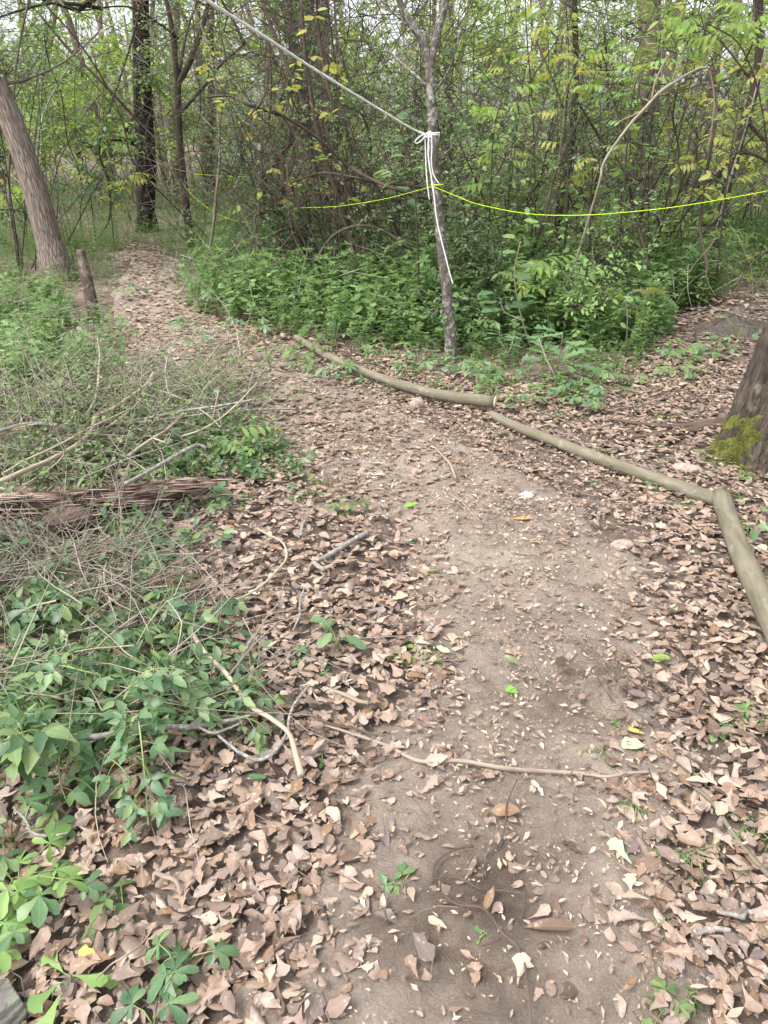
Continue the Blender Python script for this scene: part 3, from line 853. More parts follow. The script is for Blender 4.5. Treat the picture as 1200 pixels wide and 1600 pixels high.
tree('tilted_tree', 'dark leaning tree trunk near the right edge above the lime string', [(1130, 345), (1135, 300), (1148, 252), (1160, 205), (1176, 150), (1186, 90), (1186, 0), (1184, -60)], [15, 13, 13, 14, 14, 13, 12, 11], 9.2, 'slim',
     [([(1145, 262), (1115, 275), (1085, 292), (1060, 312)], [13, 14, 15, 16]), ([(1152, 238), (1172, 240), (1200, 252), (1240, 275)], [6, 5, 5, 4]), ([(1168, 190), (1190, 215), (1215, 235)], [6, 6, 5])],
     top=2.5, crown=(90, .8, 'lime', .06), seed=21)
tree('thicket_tree', 'thin dark tree between the roped tree and the arched bare branch', [(868, 372), (874, 330), (882, 290), (890, 245), (896, 190), (900, 120), (898, 20), (896, -60)], [13, 12, 12, 11, 11, 10, 9, 8], 8.4, 'slim', seed=23, top=1.5, crown=(110, .7, 'privet', .04))
tree('thin_stem', 'thin crooked stem rising from the herbs left of the broad trunk', [(922, 420), (921, 380), (925, 330), (930, 290), (945, 240), (950, 150), (944, 40)], [7, 7, 7, 6, 6, 5, 4], None, 'slim', seed=25)

# the roped tree
rt, RP, RR = tree('roped_tree', 'slender forked tree with white rope and lime string tied round its trunk', [(705, 566), (702, 490), (692, 400), (682, 300), (677, 225), (674, 150), (671, 98)], [16, 17, 16, 15, 14, 14, 15], None, 'roped',
     [([(671, 104), (662, 68), (645, 42), (628, 12), (615, -30), (600, -90)], [11, 11, 11, 10, 9, 8]),
      ([(672, 104), (679, 70), (688, 35), (696, 2), (704, -50), (708, -110)], [12, 12, 12, 12, 10, 8]),
      ([(669, 135), (645, 112), (620, 85), (600, 70)], [5, 5, 4, 4], (0, .1, .25, .3)),
      ([(674, 150), (700, 110), (720, 40)], [4, 3, 2], (0, -.1, -.2)),
      ([(678, 250), (700, 235), (712, 215)], [3, 2.5, 2], (0, -.05, -.1))], sides=20, seed=27, rough=.07)
TY = float(RP[0][1])
rg = R(77)                                                    # a few fresh leaves on its twigs
for (bx, by) in [(700, 118), (712, 45), (715, 212), (655, 45), (690, 165)]:
    pass

# ------------------------------------------------------------------ white rope
def rope_part(name, P, r, root, mat):
    """three strands twisted together"""
    P, _ = catmull(P, np.ones(len(P)), 14 if len(P) < 9 else 8)
    L = np.concatenate([[0], np.cumsum(np.linalg.norm(np.diff(P, axis=0), axis=1))])
    n = max(12, int(L[-1] / .014))
    s = np.linspace(0, L[-1], n)
    C_ = np.stack([np.interp(s, L, P[:, k]) for k in range(3)], -1)
    t = norm(np.gradient(C_, axis=0))
    ref = np.array([.2, .9, .38])
    u = norm(np.cross(t, ref)); v = np.cross(t, u)
    mb = MB()
    for k in range(3):
        a = s / (r * 7) * 2 * pi / 1.0 + k * 2.094
        Q = C_ + r * .5 * (np.cos(a)[:, None] * u + np.sin(a)[:, None] * v)
        add_tube(mb, Q, np.full(n, r * .56), sides=5, sub=1)
    return mb.build(name, M[mat], root)
yf = TY - .06                                                 # just in front of the trunk
root = thing('white_rope', 'white twisted rope pulled tight from upper left and knotted round the forked tree', 'rope')
K = atY(664, 210, yf)
p0 = atY(250, -52, 2.75); p1 = atY(322, 0, 3.15)
mid = []
for q, (a, b) in zip((.25, .5, .75), ((408, 54), (494, 110), (580, 163))):
    mid.append(atY(a, b, 3.15 + (yf - 3.15) * q))
far0 = p1 + (p1 - mid[0]) * 1.6
rope_part('taut_line', np.array([far0, p1] + mid + [atY(640, 199, yf - .12), K]), .0068, root, 'rope')
rk = float(wpx(14.5, RP[4]))
cx = RP[4]; kc = np.array([RP[4][0], RP[4][1], K[2]])
th = np.linspace(0, 4 * pi, 26)
rope_part('knot', np.stack([kc[0] + (rk + .008) * np.cos(th), kc[1] + (rk + .008) * np.sin(th), kc[2] + .010 * (th / (2 * pi)) - .010], -1), .0048, root, 'rope')
rope_part('knot', np.array([K + [.005, -.01, .0], K + [.03, -.025, .015], K + [.035, -.03, -.012], K + [.01, -.03, -.016], K + [-.01, -.03, .01]]), .005, root, 'rope')
rope_part('loop', px_line([(662, 210), (655, 214), (648, 221), (650, 224), (657, 221), (664, 213)], yf - .03), .0042, root, 'rope')
rope_part('tail', px_line([(664, 212), (665, 240), (666, 265), (668, 290), (671, 312)], yf - .02), .0048, root, 'rope')
rope_part('tail', px_line([(670, 210), (669, 240), (671, 258), (674, 278), (678, 305), (682, 340), (688, 368), (696, 400), (703, 428), (708, 444)], yf - .035), .0055, root, 'rope')
rope_part('tail', px_line([(674, 210), (675, 230), (674, 250), (676, 268), (681, 280), (687, 288)], yf - .03), .0048, root, 'rope')

# ------------------------------------------------------------------ lime string
root = thing('lime_string', 'bright lime green string strung between trees across the thicket', 'string')
def string_part(P, r=.0024):
    mb = MB(); add_tube(mb, P, np.full(len(P), r), sides=5, sub=5); mb.build('span', M['string'], root)
ys = TY - .05
string_part(px_line([(676, 291), (712, 306), (750, 320), (825, 334), (900, 336.5), (975, 332), (1050, 324), (1125, 312), (1200, 298), (1330, 268)], ys))
string_part(np.array([atY(676, 291, ys), atY(640, 301, ys + .5), atY(600, 311, ys + 1.0), atY(560, 318, ys + 1.5), atY(520, 323, ys + 1.9), atY(463, 325, ys + 2.5)]), .002)
y3 = 10.4
string_part(np.array([atY(463, 325, ys + 2.5), atY(455, 340, ys + 2.7), atY(440, 347, ys + 2.9), atY(410, 351, 8.8), atY(380, 347, 9.3), atY(345, 337, 9.7), atY(310, 314, 10.0), atY(290, 292, y3), atY(281, 279, y3)]), .0016)
string_part(np.array([atY(305, 272, 12.), atY(350, 275, 12.), atY(397, 277, 12.)]), .003)
th = np.linspace(0, 2 * pi, 14)
Q3 = RP[3]
string_part(np.stack([Q3[0] + (wpx(15, Q3) + .005) * np.cos(th), Q3[1] + (wpx(15, Q3) + .005) * np.sin(th), Q3[2] + .045 + 0 * th], -1), .004)

# ------------------------------------------------------------------ long poles edging the path
def pole(name, label, pts, widths, cut=None, lift=.0, seed=0, knots=(), group='long poles edging the path'):
    P = px_line(pts, None, .03)
    Rr = np.array([wpx(a, p) for a, p in zip(widths, P)])
    P[:, 2] = gh(P[:, 0], P[:, 1]) + Rr + .022 + lift
    root = thing(name, label, 'pole', P[0], group)
    mb = MB()
    def rf(th, s):
        v = 1 + .12 * (fbm(np.cos(th) * 1.2 + 3, np.sin(th) * 1.2 + s * 3, seed) - .5) + .05 * (fbm(np.cos(th) * 4 + 3, np.sin(th) * 4 + s * 14, seed + 5) - .5)
        for ks, ka in knots:
            v = v + .16 * np.exp(-((s - ks) / .03) ** 2) * np.clip(np.cos(th - ka), 0, 1) ** 3
        return v
    add_tube(mb, P - P[0], Rr, sides=28, sub=8, rf=rf)
    mb.build('bark', M['polebark'], root)
    if cut is not None:
        e = 0 if cut == 0 else -1
        d = norm(P[0] - P[1]) if cut == 0 else norm(P[-1] - P[-2])
        mb = MB(); add_tube(mb, np.array([P[e] - P[0] + d * .001, P[e] - P[0] + d * .006]), [Rr[e] * .97, Rr[e] * .95], sides=26, sub=1)
        mb.build('cut_face', M['cutwood'], root)
    return root
pole('pole', 'long thin debarked pole lying below the roped tree, cut end facing the path', [(463, 534), (490, 551), (520, 568), (570, 590), (630, 612), (690, 628), (772, 640)], [10, 11, 12, 13, 15, 17, 19], cut=1, lift=.018, seed=2, knots=((.55, 1.), (.62, 4.)))
pole('pole', 'long greenish pole lying end to end between two others beside the mossy tree', [(768, 652), (810, 672), (860, 692), (910, 712), (980, 738), (1050, 763), (1122, 789)], [14, 15, 17, 18, 19, 21, 23], seed=4, knots=((.25, 3.5), (.62, 2.), (.9, 2.), (1.3, .5)), lift=-.004)
pole('pole', 'thickest nearest greenish pole running off the right edge of the photo', [(1124, 786), (1142, 840), (1166, 902), (1196, 968), (1236, 1060), (1290, 1190)], [29, 31, 34, 39, 46, 54], cut=0, seed=6, knots=((.35, 2.4), (.7, 4.)))

# ------------------------------------------------------------------ rotten log on the left
pts = [(-240, 838), (-120, 818), (0, 806), (80, 803), (150, 797), (230, 788), (290, 776), (344, 768)]
P = px_line(pts, None, .06)
Rr = np.array([wpx(a, p) for a, p in zip([48, 44, 42, 43, 38, 33, 30, 20], P)])
P[:, 2] = gh(P[:, 0], P[:, 1]) + Rr + np.array([.04, .04, .04, .04, .05, .06, .06, .06])
root = thing('rotten_log', 'reddish brown rotten log with deep lengthwise grooves lying among brush', 'log', P[0])
mb = MB()
def rf(th, s):
    ridge = fbm(np.cos(th) * 7 + 3 + s * .15, np.sin(th) * 7 + s * .5, 41, 4)
    return .45 + 1.25 * ridge ** 1.1 + .16 * (fbm(np.cos(th) * 2 + s * 3, np.sin(th) * 2 + 9 + s * 3, 43) - .5) + .1 * (fbm(th * 5 + 0 * s, s * 16 + 0 * th, 47) - .5)
V, T, Q, tc = tube(P - P[0], Rr, sides=80, sub=26, rf=rf)
mb.add(V, T, Q, tc); mb.build('log_body', M['rotten'], root)
rg = R(17)
for q in range(40):                                            # torn splinters standing off the log
    i = rg.integers(2, 7); ph = rg.uniform(-.6, 1.5); b = P[i] - P[0] + np.array([rg.uniform(-.15, .1), -Rr[i] * cos(ph) * .95, Rr[i] * sin(ph) * .95])
    mb = MB(); add_tube(mb, np.array([b, b + [rg.uniform(.05, .1), -.012, .01], b + [rg.uniform(.12, .22), -.008, .014]]), np.array([.006, .009, .002]) * rg.uniform(.6, 1.5), sides=5, sub=2, flat=.4)
    mb.build('splinter', M['rotten'], root)

# broken stake beside the trail
_y = at(147, 503)[1]
P = np.array([at(147, 503, 0), atY(142, 466, _y), atY(134, 430, _y), atY(126, 390, _y)])
P[0][2] -= .05
root = thing('broken_stake', 'short broken reddish wooden stake leaning left beside the trail', 'stake', P[0])
mb = MB()
add_tube(mb, P - P[0], [wpx(19, P[0]), wpx(19, P[1]), wpx(18, P[2]), wpx(15, P[3])], sides=22, sub=10,
         rf=lambda th, s: 1 + .22 * (fbm(np.cos(th) * 4 + 2, np.sin(th) * 4 + s * 1.2, 53) - .5) - .35 * np.clip((s - .48) / .1, 0, 1) * fbm(np.cos(th) * 3, np.sin(th) * 3, 57))
mb.build('stake_body', M['stake'], root)

# big mossy tree at the right edge
mat_moss, _nt, _b, _out = new_mat('moss_mat')
_co = N(_nt, 'ShaderNodeTexCoord')
_n1 = N(_nt, 'ShaderNodeTexNoise', Scale=130.0, Detail=5.0); _n2 = N(_nt, 'ShaderNodeTexNoise', Scale=14.0, Detail=4.0)
for _n in (_n1, _n2): _nt.links.new(_co.outputs['Object'], _n.inputs['Vector'])
_f = math_(_nt, 'ADD', math_(_nt, 'MULTIPLY', _n1.outputs[0], .5), math_(_nt, 'MULTIPLY', _n2.outputs[0], .5))
_nt.links.new(ramp(_nt, [(.36, .055, .06, .02), (.5, .11, .118, .03), (.64, .19, .195, .05)], _f), _b.inputs['Base Color'])
_b.inputs['Roughness'].default_value = .95; _b.inputs['Specular IOR Level'].default_value = .1
_bp = N(_nt, 'ShaderNodeBump', Strength=.8, Distance=.006); _nt.links.new(_n1.outputs[0], _bp.inputs['Height']); _nt.links.new(_bp.outputs[0], _b.inputs['Normal'])
B = at(1188, 722); Yb = B[1]
P = np.array([B + [.02, .02, -.10], B + [.02, .02, .02], B + [.022, .02, .14], B + [.03, .02, .32], B + [.05, .02, .55], B + [.08, .02, .8], B + [.16, .03, 1.3], B + [.27, .05, 2.2], B + [.4, .1, 3.4], B + [.56, .2, 5.]])
Rr = np.array([.275, .25, .215, .185, .172, .165, .155, .145, .12, .08])
loc = P[1].copy()
root = thing('mossy_tree', 'stout furrowed tree trunk with yellow green moss on its flared foot', 'tree', loc)
def rf(th, s):
    butt = np.exp(-s / .22) * (.20 * np.cos(th * 4 + .6) + .12 * np.cos(th * 7 + 2))
    fur = fbm(np.cos(th) * 6.5 + 3 + s * .6, np.sin(th) * 6.5 + s * 2.6, 61, 5)
    return 1 + butt + .20 * (fur - .5) * 2 + .03 * (fbm(th * 9 + 0 * s, s * 26 + 0 * th, 67) - .5)
V, T, Q, tc = tube(P - loc, Rr, sides=120, sub=16, rf=rf)
mb = MB(); mb.add(V, T, Q, tc); mb.build('trunk', M['bigbark'], root)
# moss grows as a thick skin of small tufts on the camera-left side of the foot
rg = R(63)
nv = len(V) - 2
Vw = V[:nv]
ctr = np.repeat(Vw.reshape(-1, 120, 3).mean(1), 120, axis=0)
nrm = norm(Vw - ctr)
hz = Vw[:, 2]
face = nrm @ norm(np.array([-.9, -.42, 0]))
prob = np.clip(1.6 * face - .68 - np.clip(hz - .05, 0, 9) * 2.7 + 1.5 * (fbm(Vw[:, 0] * 13 + hz * 9, Vw[:, 1] * 13 + hz * 13, 71) - .5), 0, 1) * (hz > -.05) * (hz < .62)
mk = np.clip((prob - .28) / .4, 0, 1)
lum = fbm(Vw[:, 0] * 60 + hz * 40, Vw[:, 1] * 60 + hz * 70, 73, 4)
Vm = Vw + nrm * (mk * (.003 + .006 * lum) - .003)[:, None]
i, j = np.meshgrid(np.arange(nv // 120 - 1), np.arange(120), indexing='ij')
j2 = (j + 1) % 120
Qm = np.stack([i * 120 + j, i * 120 + j2, (i + 1) * 120 + j2, (i + 1) * 120 + j], -1).reshape(-1, 4)
Qm = Qm[prob[Qm].max(1) > .2]
used, inv = np.unique(Qm, return_inverse=True)
mb = MB(); mb.add(Vm[used], None, inv.reshape(-1, 4))
idx = rg.choice(nv, 7000, p=prob / prob.sum())
pos = Vm[idx] + rg.normal(0, .004, (7000, 3))
TUFT = np.array([[-.35, 0, 0], [.35, 0, 0], [0, .15, 1.]])
yd = np.cross(nrm[idx], rg.normal(0, 1, (7000, 3)))
frames_scatter(mb, TUFT, [(0, 1, 2)], pos, yd, nrm[idx] + rg.normal(0, .5, (7000, 3)), rg.uniform(.003, .007, 7000))
tag(mb.build('moss', mat_moss, root), kind='stuff')
for pts, ws, lf in ([(1140, 664), (1105, 668), (1060, 676), (1000, 683), (950, 692), (912, 700)], [20, 15, 12, 10, 8, 5], .015), \
                   ([(1150, 650), (1120, 660), (1085, 664), (1040, 666), (985, 660), (950, 655)], [22, 15, 10, 8, 6, 4], .03), \
                   ([(1085, 676), (1045, 690), (1005, 698), (960, 700)], [7, 6, 5, 3], .012):
    A = px_line(pts, None, lf)
    mb = MB(); add_tube(mb, A - loc, [wpx(a, p) for a, p in zip(ws, A)], sides=10, sub=6, rf=bark_rf(81, .12, sf=14)); mb.build('root', M['rootb'], root)
# limbs and crown far overhead
rg = R(65); src = P[7:]
lim = grow(src[rg.integers(0, 3, 8)], np.stack([rg.normal(0, 1, 8), rg.normal(.4, .8, 8), rg.uniform(.2, .8, 8)], -1), rg.uniform(1., 2., 8), rg, k=6)
for q in range(8):
    mb = MB(); add_tube(mb, lim[q] - loc, np.linspace(.04, .008, 6), sides=6, sub=2); mb.build('branch', M['bigbark'], root)
crown_on(root, lim[:, 2:].reshape(-1, 3) - loc, rg, 160, .7, M['privet'], leaf=.06)
# thin vine climbing the trunk foot
# arched bare stem
P = px_line([(938, 292), (943, 262), (958, 232), (984, 198), (1008, 165), (1034, 142), (1062, 122), (1088, 109), (1106, 106), (1112, 116)], 6.0)
P = P + R(92).normal(0, .008, P.shape)
P = np.vstack([[P[0][0] - .16, 6.5, float(gh(P[0][0], 6.5)) - .02], [P[0][0] - .07, 6.25, .45], P])
root = thing('arched_branch', 'pale bare branch arching to the right above the bushes and lime string', 'branch', P[0])
mb = MB(); add_tube(mb, P - P[0], [wpx(a, p) for a, p in zip([3.5, 3.5, 3.5, 4, 4.2, 4.4, 4.6, 5, 5, 4, 3, 2], P)], sides=9, sub=6, rf=bark_rf(91, .16, sf=14)); mb.build('stem', M['archbark'], root)
for pts, ws in (([(1018, 155), (1024, 128), (1034, 105), (1046, 84)], [3.5, 3, 2.5, 2]), ([(1050, 128), (1056, 110), (1066, 94)], [3, 2.5, 2]), ([(1108, 108), (1113, 130), (1116, 160), (1112, 200), (1105, 240)], [2.6, 2.4, 2.2, 2, 1.5]), ([(1000, 175), (985, 182), (966, 190)], [2.5, 2, 1.5])):
    A = px_line(pts, 6.0); mb = MB(); add_tube(mb, A - P[0], [wpx(a, p) for a, p in zip(ws, A)], sides=6, sub=5); mb.build('twig', M['stick'], root)

# dug soil at the foot of the thicket, right
root = None
c0 = at(1150, 492)
xs, ys_ = np.linspace(-.45, .5, 110), np.linspace(-.3, .45, 90)
def zclod(X, Y):
    r = np.hypot(X / .42, Y / .32)
    return gh(X + c0[0], Y + c0[1]) - .02 + np.clip(.95 - r + .7 * (fbm(X * 9, Y * 9, 83) - .5), -.3, .9) * .16 + (.16 * (fbm(X * 13, Y * 13, 85) - .5) + .06 * (fbm(X * 40, Y * 40, 86) - .5)) * np.clip(1.3 - r, 0, 1)
X, Y = np.meshgrid(xs, ys_, indexing='ij'); nx, ny = X.shape
i, j = np.meshgrid(np.arange(nx - 1), np.arange(ny - 1), indexing='ij')
mb = MB(); mb.add(np.stack([X + c0[0], Y + c0[1], zclod(X, Y)], -1), None, np.stack([i * ny + j, (i + 1) * ny + j, (i + 1) * ny + j + 1, i * ny + j + 1], -1).reshape(-1, 4))
tag(mb.build('soil_heap', mat_clod, loc=tuple(c0)), 'low heap of dark freshly dug soil at the right edge of the thicket', 'soil heap')
# rooted-up clod in the path
c1 = at(965, 1095)
rg = R(95)
th = np.linspace(0, 2 * pi, 70, endpoint=False); rr_ = np.linspace(0, 1, 26)
TH, RRr = np.meshgrid(th, rr_, indexing='ij')
ir = .7 + .7 * fbm(np.cos(TH) * 1.7 + 4, np.sin(TH) * 1.7 + 4, 98)
X = c1[0] + np.cos(TH) * RRr * .17 * ir; Y = c1[1] + np.sin(TH) * RRr * .13 * ir
Z = gh(X, Y) + .02 - .03 * RRr ** 4 + (1 - RRr ** 2) * .03 + .11 * (fbm(X * 30, Y * 30, 97, 5) - .5) * (1 - RRr ** 3)
mb = MB(); i, j = np.meshgrid(np.arange(70), np.arange(25), indexing='ij')
mb.add(np.stack([X, Y, Z], -1), None, np.stack([i * 26 + j, i * 26 + j + 1, ((i + 1) % 70) * 26 + j + 1, ((i + 1) % 70) * 26 + j], -1).reshape(-1, 4))
root = thing('root_clod', 'rooted up clump of soil and fine dead roots at the right side of the path', 'clod', c1)
mb.build('clod_soil', mat_path, root, loc=tuple(c1)).location = (0, 0, 0)
A = MB(); q = rg.normal(0, .085, (46, 2)) * [1, .75]
place_flat(A, dead_templates(1), c1[0] + q[:, 0], c1[1] + q[:, 1], .035 + .03 * rg.random(46), rg, .02, .055, tilt=.6)
o = A.build('leaf_bits', M['dead'], root, loc=tuple(c1)); o.location = (0, 0, 0); o['kind'] = 'stuff'
n = 200
st = c1 + np.stack([rg.normal(0, .09, n), rg.normal(0, .065, n), rg.uniform(.0, .05, n)], -1)
d = rg.normal(0, 1, (n, 3)); d[:, 2] *= .35
A = MB(); twigs(grow(st, d, rg.uniform(.05, .16, n), rg, k=5, wig=.8) - c1, .0014, .0006, A)
tag(A.build('rootlets', M['twig'], root), kind='stuff')

# ------------------------------------------------------------------ sticks lying about
def stick(label, pts, ws, mat, lift=.02, twigs_=(), cat='stick', name='fallen_stick', group=None, seed=0, rough=.07):
    P = px_line(pts, None, lift)
    Rr = np.array([wpx(a, p) for a, p in zip(ws, P)]) * .82
    P[1:-1] += R(seed + 900).normal(0, .006, P[1:-1].shape)
    root = thing(name, label, cat, P[0], group)
    mb = MB(); add_tube(mb, P - P[0], Rr, sides=10, sub=7, rf=bark_rf(seed + 100, rough, sf=18)); mb.build('stem', M[mat], root)
    for tp, tw in twigs_:
        A = px_line(tp, None, lift); mb = MB(); add_tube(mb, A - P[0], [wpx(a, p) for a, p in zip(tw, A)], sides=7, sub=5, rf=bark_rf(seed + 120, .06, sf=20)); mb.build('twig', M[mat], root)
    return root
L_ = .045
stick('short lichen spotted grey stick on the dead leaves left of the path', [(494, 876), (515, 866), (545, 849), (574, 832)], [9, 10, 10, 10], 'lichen', L_, [([(491, 880), (499, 886), (507, 891)], [8, 8, 7])], seed=1)
stick('long thin brown stick lying across the whole lower path', [(492, 1128), (540, 1145), (600, 1163), (660, 1178), (722, 1190), (790, 1199), (850, 1204), (915, 1208), (945, 1213), (985, 1210), (1042, 1205)], [5, 6, 7, 8, 9, 9, 8, 8, 6, 6, 5], 'stick', .032, seed=2)
stick('tan vine stem curving down from the creepers to a torn end on the leaves', [(345, 945), (320, 952), (297, 955), (300, 985), (318, 1025), (350, 1062), (385, 1095), (425, 1122), (452, 1152), (466, 1185), (471, 1212)], [4, 6, 8, 9, 9, 9, 9, 9, 9, 11, 14], 'stickpale', .11, seed=3, cat='vine', name='fallen_vine')
stick('smooth pale loop of vine at the foot of the creepers', [(330, 1128), (344, 1146), (362, 1166), (385, 1182), (404, 1184), (425, 1172), (443, 1148), (452, 1122), (462, 1098), (482, 1072)], [4, 5, 6, 7, 7, 6, 6, 6, 5, 4], 'lichen', .085, seed=4, cat='vine', name='fallen_vine')
stick('pale grey lichen covered branch lying under the bramble leaves', [(70, 1168), (110, 1157), (165, 1150), (215, 1142), (262, 1134), (310, 1131), (356, 1128), (392, 1118)], [11, 12, 12, 12, 11, 10, 9, 5], 'lichen', .09, [([(300, 1130), (330, 1145), (352, 1140), (376, 1130)], [5, 5, 4, 3])], seed=5)
stick('rough grey stick slanting up beside the tan vine stem', [(352, 1090), (366, 1058), (380, 1030), (398, 990)], [9, 9, 8, 6], 'lichen', .06, seed=6)
stick('thin tan runner arching over the leaves above the tan vine stem', [(346, 942), (380, 930), (412, 915), (436, 893), (446, 868), (440, 846), (420, 832), (402, 826)], [5, 5, 5, 5, 5, 4, 4, 4], 'stickpale', .06, seed=7)
stick('small thin crooked stick standing out left of the oak seedling', [(458, 985), (466, 962), (464, 945), (470, 930), (476, 918)], [4, 5, 5, 4, 3], 'lichen', .05, seed=8)
stick('long pale bent branch lying on top of the brush heap', [(-80, 785), (0, 752), (40, 735), (82, 716), (120, 694), (141, 670), (152, 654), (172, 640), (200, 622), (226, 600), (240, 582)], [10, 10, 9, 9, 9, 8, 9, 8, 7, 6, 5], 'stickpale', .16, seed=9)
stick('light grey straight stick resting behind the rotten log', [(196, 756), (230, 738), (265, 720), (305, 700), (322, 700)], [8, 8, 8, 7, 4], 'lichen', .2, seed=10)
stick('grey kinked branch at the left edge of the brush heap', [(-40, 676), (0, 672), (30, 668), (52, 661), (70, 660), (90, 664)], [9, 8, 8, 8, 8, 6], 'lichen', .2, seed=11)
stick('greenish brown stick slanting off the right edge of the lower path', [(1083, 1228), (1110, 1262), (1145, 1300), (1180, 1338), (1230, 1395)], [8, 9, 10, 11, 12], 'polebark', .03, seed=12)
stick('short pale broken stick among leaves near the lower right corner', [(1083, 1453), (1100, 1454), (1120, 1455), (1141, 1454)], [9, 10, 10, 10], 'lichen', .035, seed=13)
stick('forked grey stick piece above the short pale broken stick', [(1120, 1424), (1140, 1430), (1162, 1434)], [8, 10, 10], 'lichen', .04, [([(1160, 1433), (1164, 1422), (1160, 1412)], [9, 8, 7])], seed=14)
stick('thin brown root snaking down the dark damp patch of path', [(690, 1395), (720, 1412), (752, 1432), (785, 1462), (800, 1480), (818, 1500), (830, 1530), (833, 1565), (832, 1610)], [3.8, 4.5, 4.5, 5.2, 5.2, 4.5, 4.5, 4.5, 3.8], 'rootb', .038, [([(782, 1466), (770, 1472), (752, 1478)], [4, 3.5, 3])], cat='root', name='surface_root', seed=15)
stick('thin brown root looping up from the damp patch of path', [(755, 1376), (752, 1360), (765, 1336), (778, 1312), (782, 1290), (795, 1262), (808, 1218)], [3.0, 3.0, 3.8, 3.8, 3.0, 3.0, 2.2], 'rootb', .036, cat='root', name='surface_root', seed=16)
stick('dark fine root reaching right across the damp patch of path', [(676, 1374), (700, 1374), (725, 1379), (760, 1384), (790, 1392), (815, 1398), (830, 1404)], [3.0, 3.8, 3.8, 3.0, 3.0, 3.0, 2.2], 'rootb', .036, [([(676, 1378), (680, 1350), (705, 1330), (740, 1322)], [4, 4, 3, 3])], cat='root', name='surface_root', seed=17)
stick('short dark stick half buried in leaves below the oak seedling', [(522, 1080), (540, 1087), (560, 1094), (576, 1098)], [8, 9, 9, 8], 'stick', .035, seed=18)
stick('thin twig lying on soil near the top of the bare path', [(700, 770), (715, 780), (728, 790), (740, 802), (752, 815)], [2.5, 3, 3, 3, 2], 'stick', .03, seed=19)
stick('thin grey branch arcing from the brush over the leafy trail', [(310, 665), (345, 652), (385, 642), (420, 638), (465, 638)], [5, 5, 4.5, 4, 3], 'lichen', .06, [([(385, 642), (388, 612), (396, 580)], [4, 4, 3])], seed=20)
stick('pale twig rising along the trail edge from the brush', [(270, 650), (300, 626), (314, 600), (322, 572), (345, 535)], [5, 5, 4, 4, 3], 'stickpale', .08, seed=21)
stick('pale thin fallen stick left of the short lichen spotted stick', [(470, 836), (474, 822), (480, 808)], [6, 6, 6], 'lichen', .05, seed=22)
stick('crescent shaped grey bark strip curled on leaves near the lower left', [(240, 1376), (252, 1370), (268, 1371), (279, 1382), (284, 1398)], [6, 8, 9, 8, 6], 'stick', .05, cat='bark strip', name='bark_strip', seed=23)
stick('pale bent twig in the leaves left of the crescent bark strip', [(22, 1262), (38, 1286), (48, 1303), (72, 1302), (106, 1302)], [5, 5, 6, 5, 4], 'lichen', .06, [([(38, 1290), (42, 1270), (50, 1250)], [4, 3.5, 3])], seed=24)
stick('thin dark twig crossing the leaves in the lower left corner', [(150, 1530), (175, 1508), (198, 1488), (215, 1465), (245, 1440)], [3, 3.5, 4, 4, 3], 'stick', .06, seed=25)
stick('thin brown stick under the leaves right of the mossy tree pole', [(1070, 1180), (1100, 1200), (1140, 1195), (1180, 1200)], [4, 4, 3.5, 3], 'rootb', .04, seed=26)
stick('bent brown twig on the dead leaves below the pale log chunk', [(680, 700), (700, 720), (706, 735), (712, 748)], [4, 5, 5, 4], 'stick', .04, seed=27)
stick('dark straight branch lying across the leaves between the creepers and path', [(480, 1115), (520, 1128), (560, 1136), (590, 1150)], [4, 5, 5, 3], 'rootb', .05, seed=28)
# weathered log end in the lower left corner
P = px_line([(-120, 1680), (-60, 1630), (-8, 1590), (30, 1560)], None, .02)
root = thing('weathered_log', 'end of a weathered grey log poking into the lower left corner', 'log', P[-1])
mb = MB(); add_tube(mb, P - P[-1], [.085, .085, .08, .05], sides=56, sub=14, rf=lambda th, s: .8 + .55 * (fbm(np.cos(th) * 6 + 2, np.sin(th) * 6 + s * .8, 131) - .5)); mb.build('log_body', M['greywood'], root)

# chunks, scraps
def lump(name, label, cat, px, py, sx, sy, sz, mat, seed, ang=0., rough=.3, lift=.0):
    c = at(px, py, .0)
    n, m = 26, 14
    th, ph = np.meshgrid(np.linspace(0, 2 * pi, n, endpoint=False), np.linspace(0, pi, m), indexing='ij')
    D = np.stack([np.cos(th) * np.sin(ph), np.sin(th) * np.sin(ph), np.cos(ph)], -1)
    r = 1 + rough * 2 * (fbm(D[..., 0] * 2.2 + D[..., 2] * 1.3 + 7, D[..., 1] * 2.2 - D[..., 2] + 3, seed) - .5)
    V = D * r[..., None] * np.array([sx, sy, sz])
    V = np.sign(V) * np.abs(V) ** .9 * np.array([sx, sy, sz]) ** .1
    V = rotz(V.reshape(-1, 3), ang)
    i, j = np.meshgrid(np.arange(n), np.arange(m - 1), indexing='ij')
    Q = np.stack([i * m + j, i * m + j + 1, ((i + 1) % n) * m + j + 1, ((i + 1) % n) * m + j], -1).reshape(-1, 4)
    mb = MB(); mb.add(V, None, Q)
    o = mb.build(name, M[mat]); o.location = Vector((c[0], c[1], c[2] + sz * .75 + lift))
    return tag(o, label, cat)
lump('wood_chunk', 'pale brown chunk of broken wood behind the second pole near the mossy tree', 'wood chunk', 1074, 742, .075, .04, .032, 'chunk', 141, -.5)
lump('wood_chunk', 'angular brown bark chunk leaning below the first long pole', 'wood chunk', 652, 640, .05, .035, .04, 'chunk', 143, .6)
lump('wood_chunk', 'pale cut wood block with reddish bark lying under the oak leaf bush', 'wood chunk', 828, 612, .065, .045, .035, 'chunk', 145, .2)
lump('wood_chunk', 'broad brown curled bark slab on the dead leaves right of the path', 'wood chunk', 972, 856, .05, .035, .018, 'chunk', 147, .3)
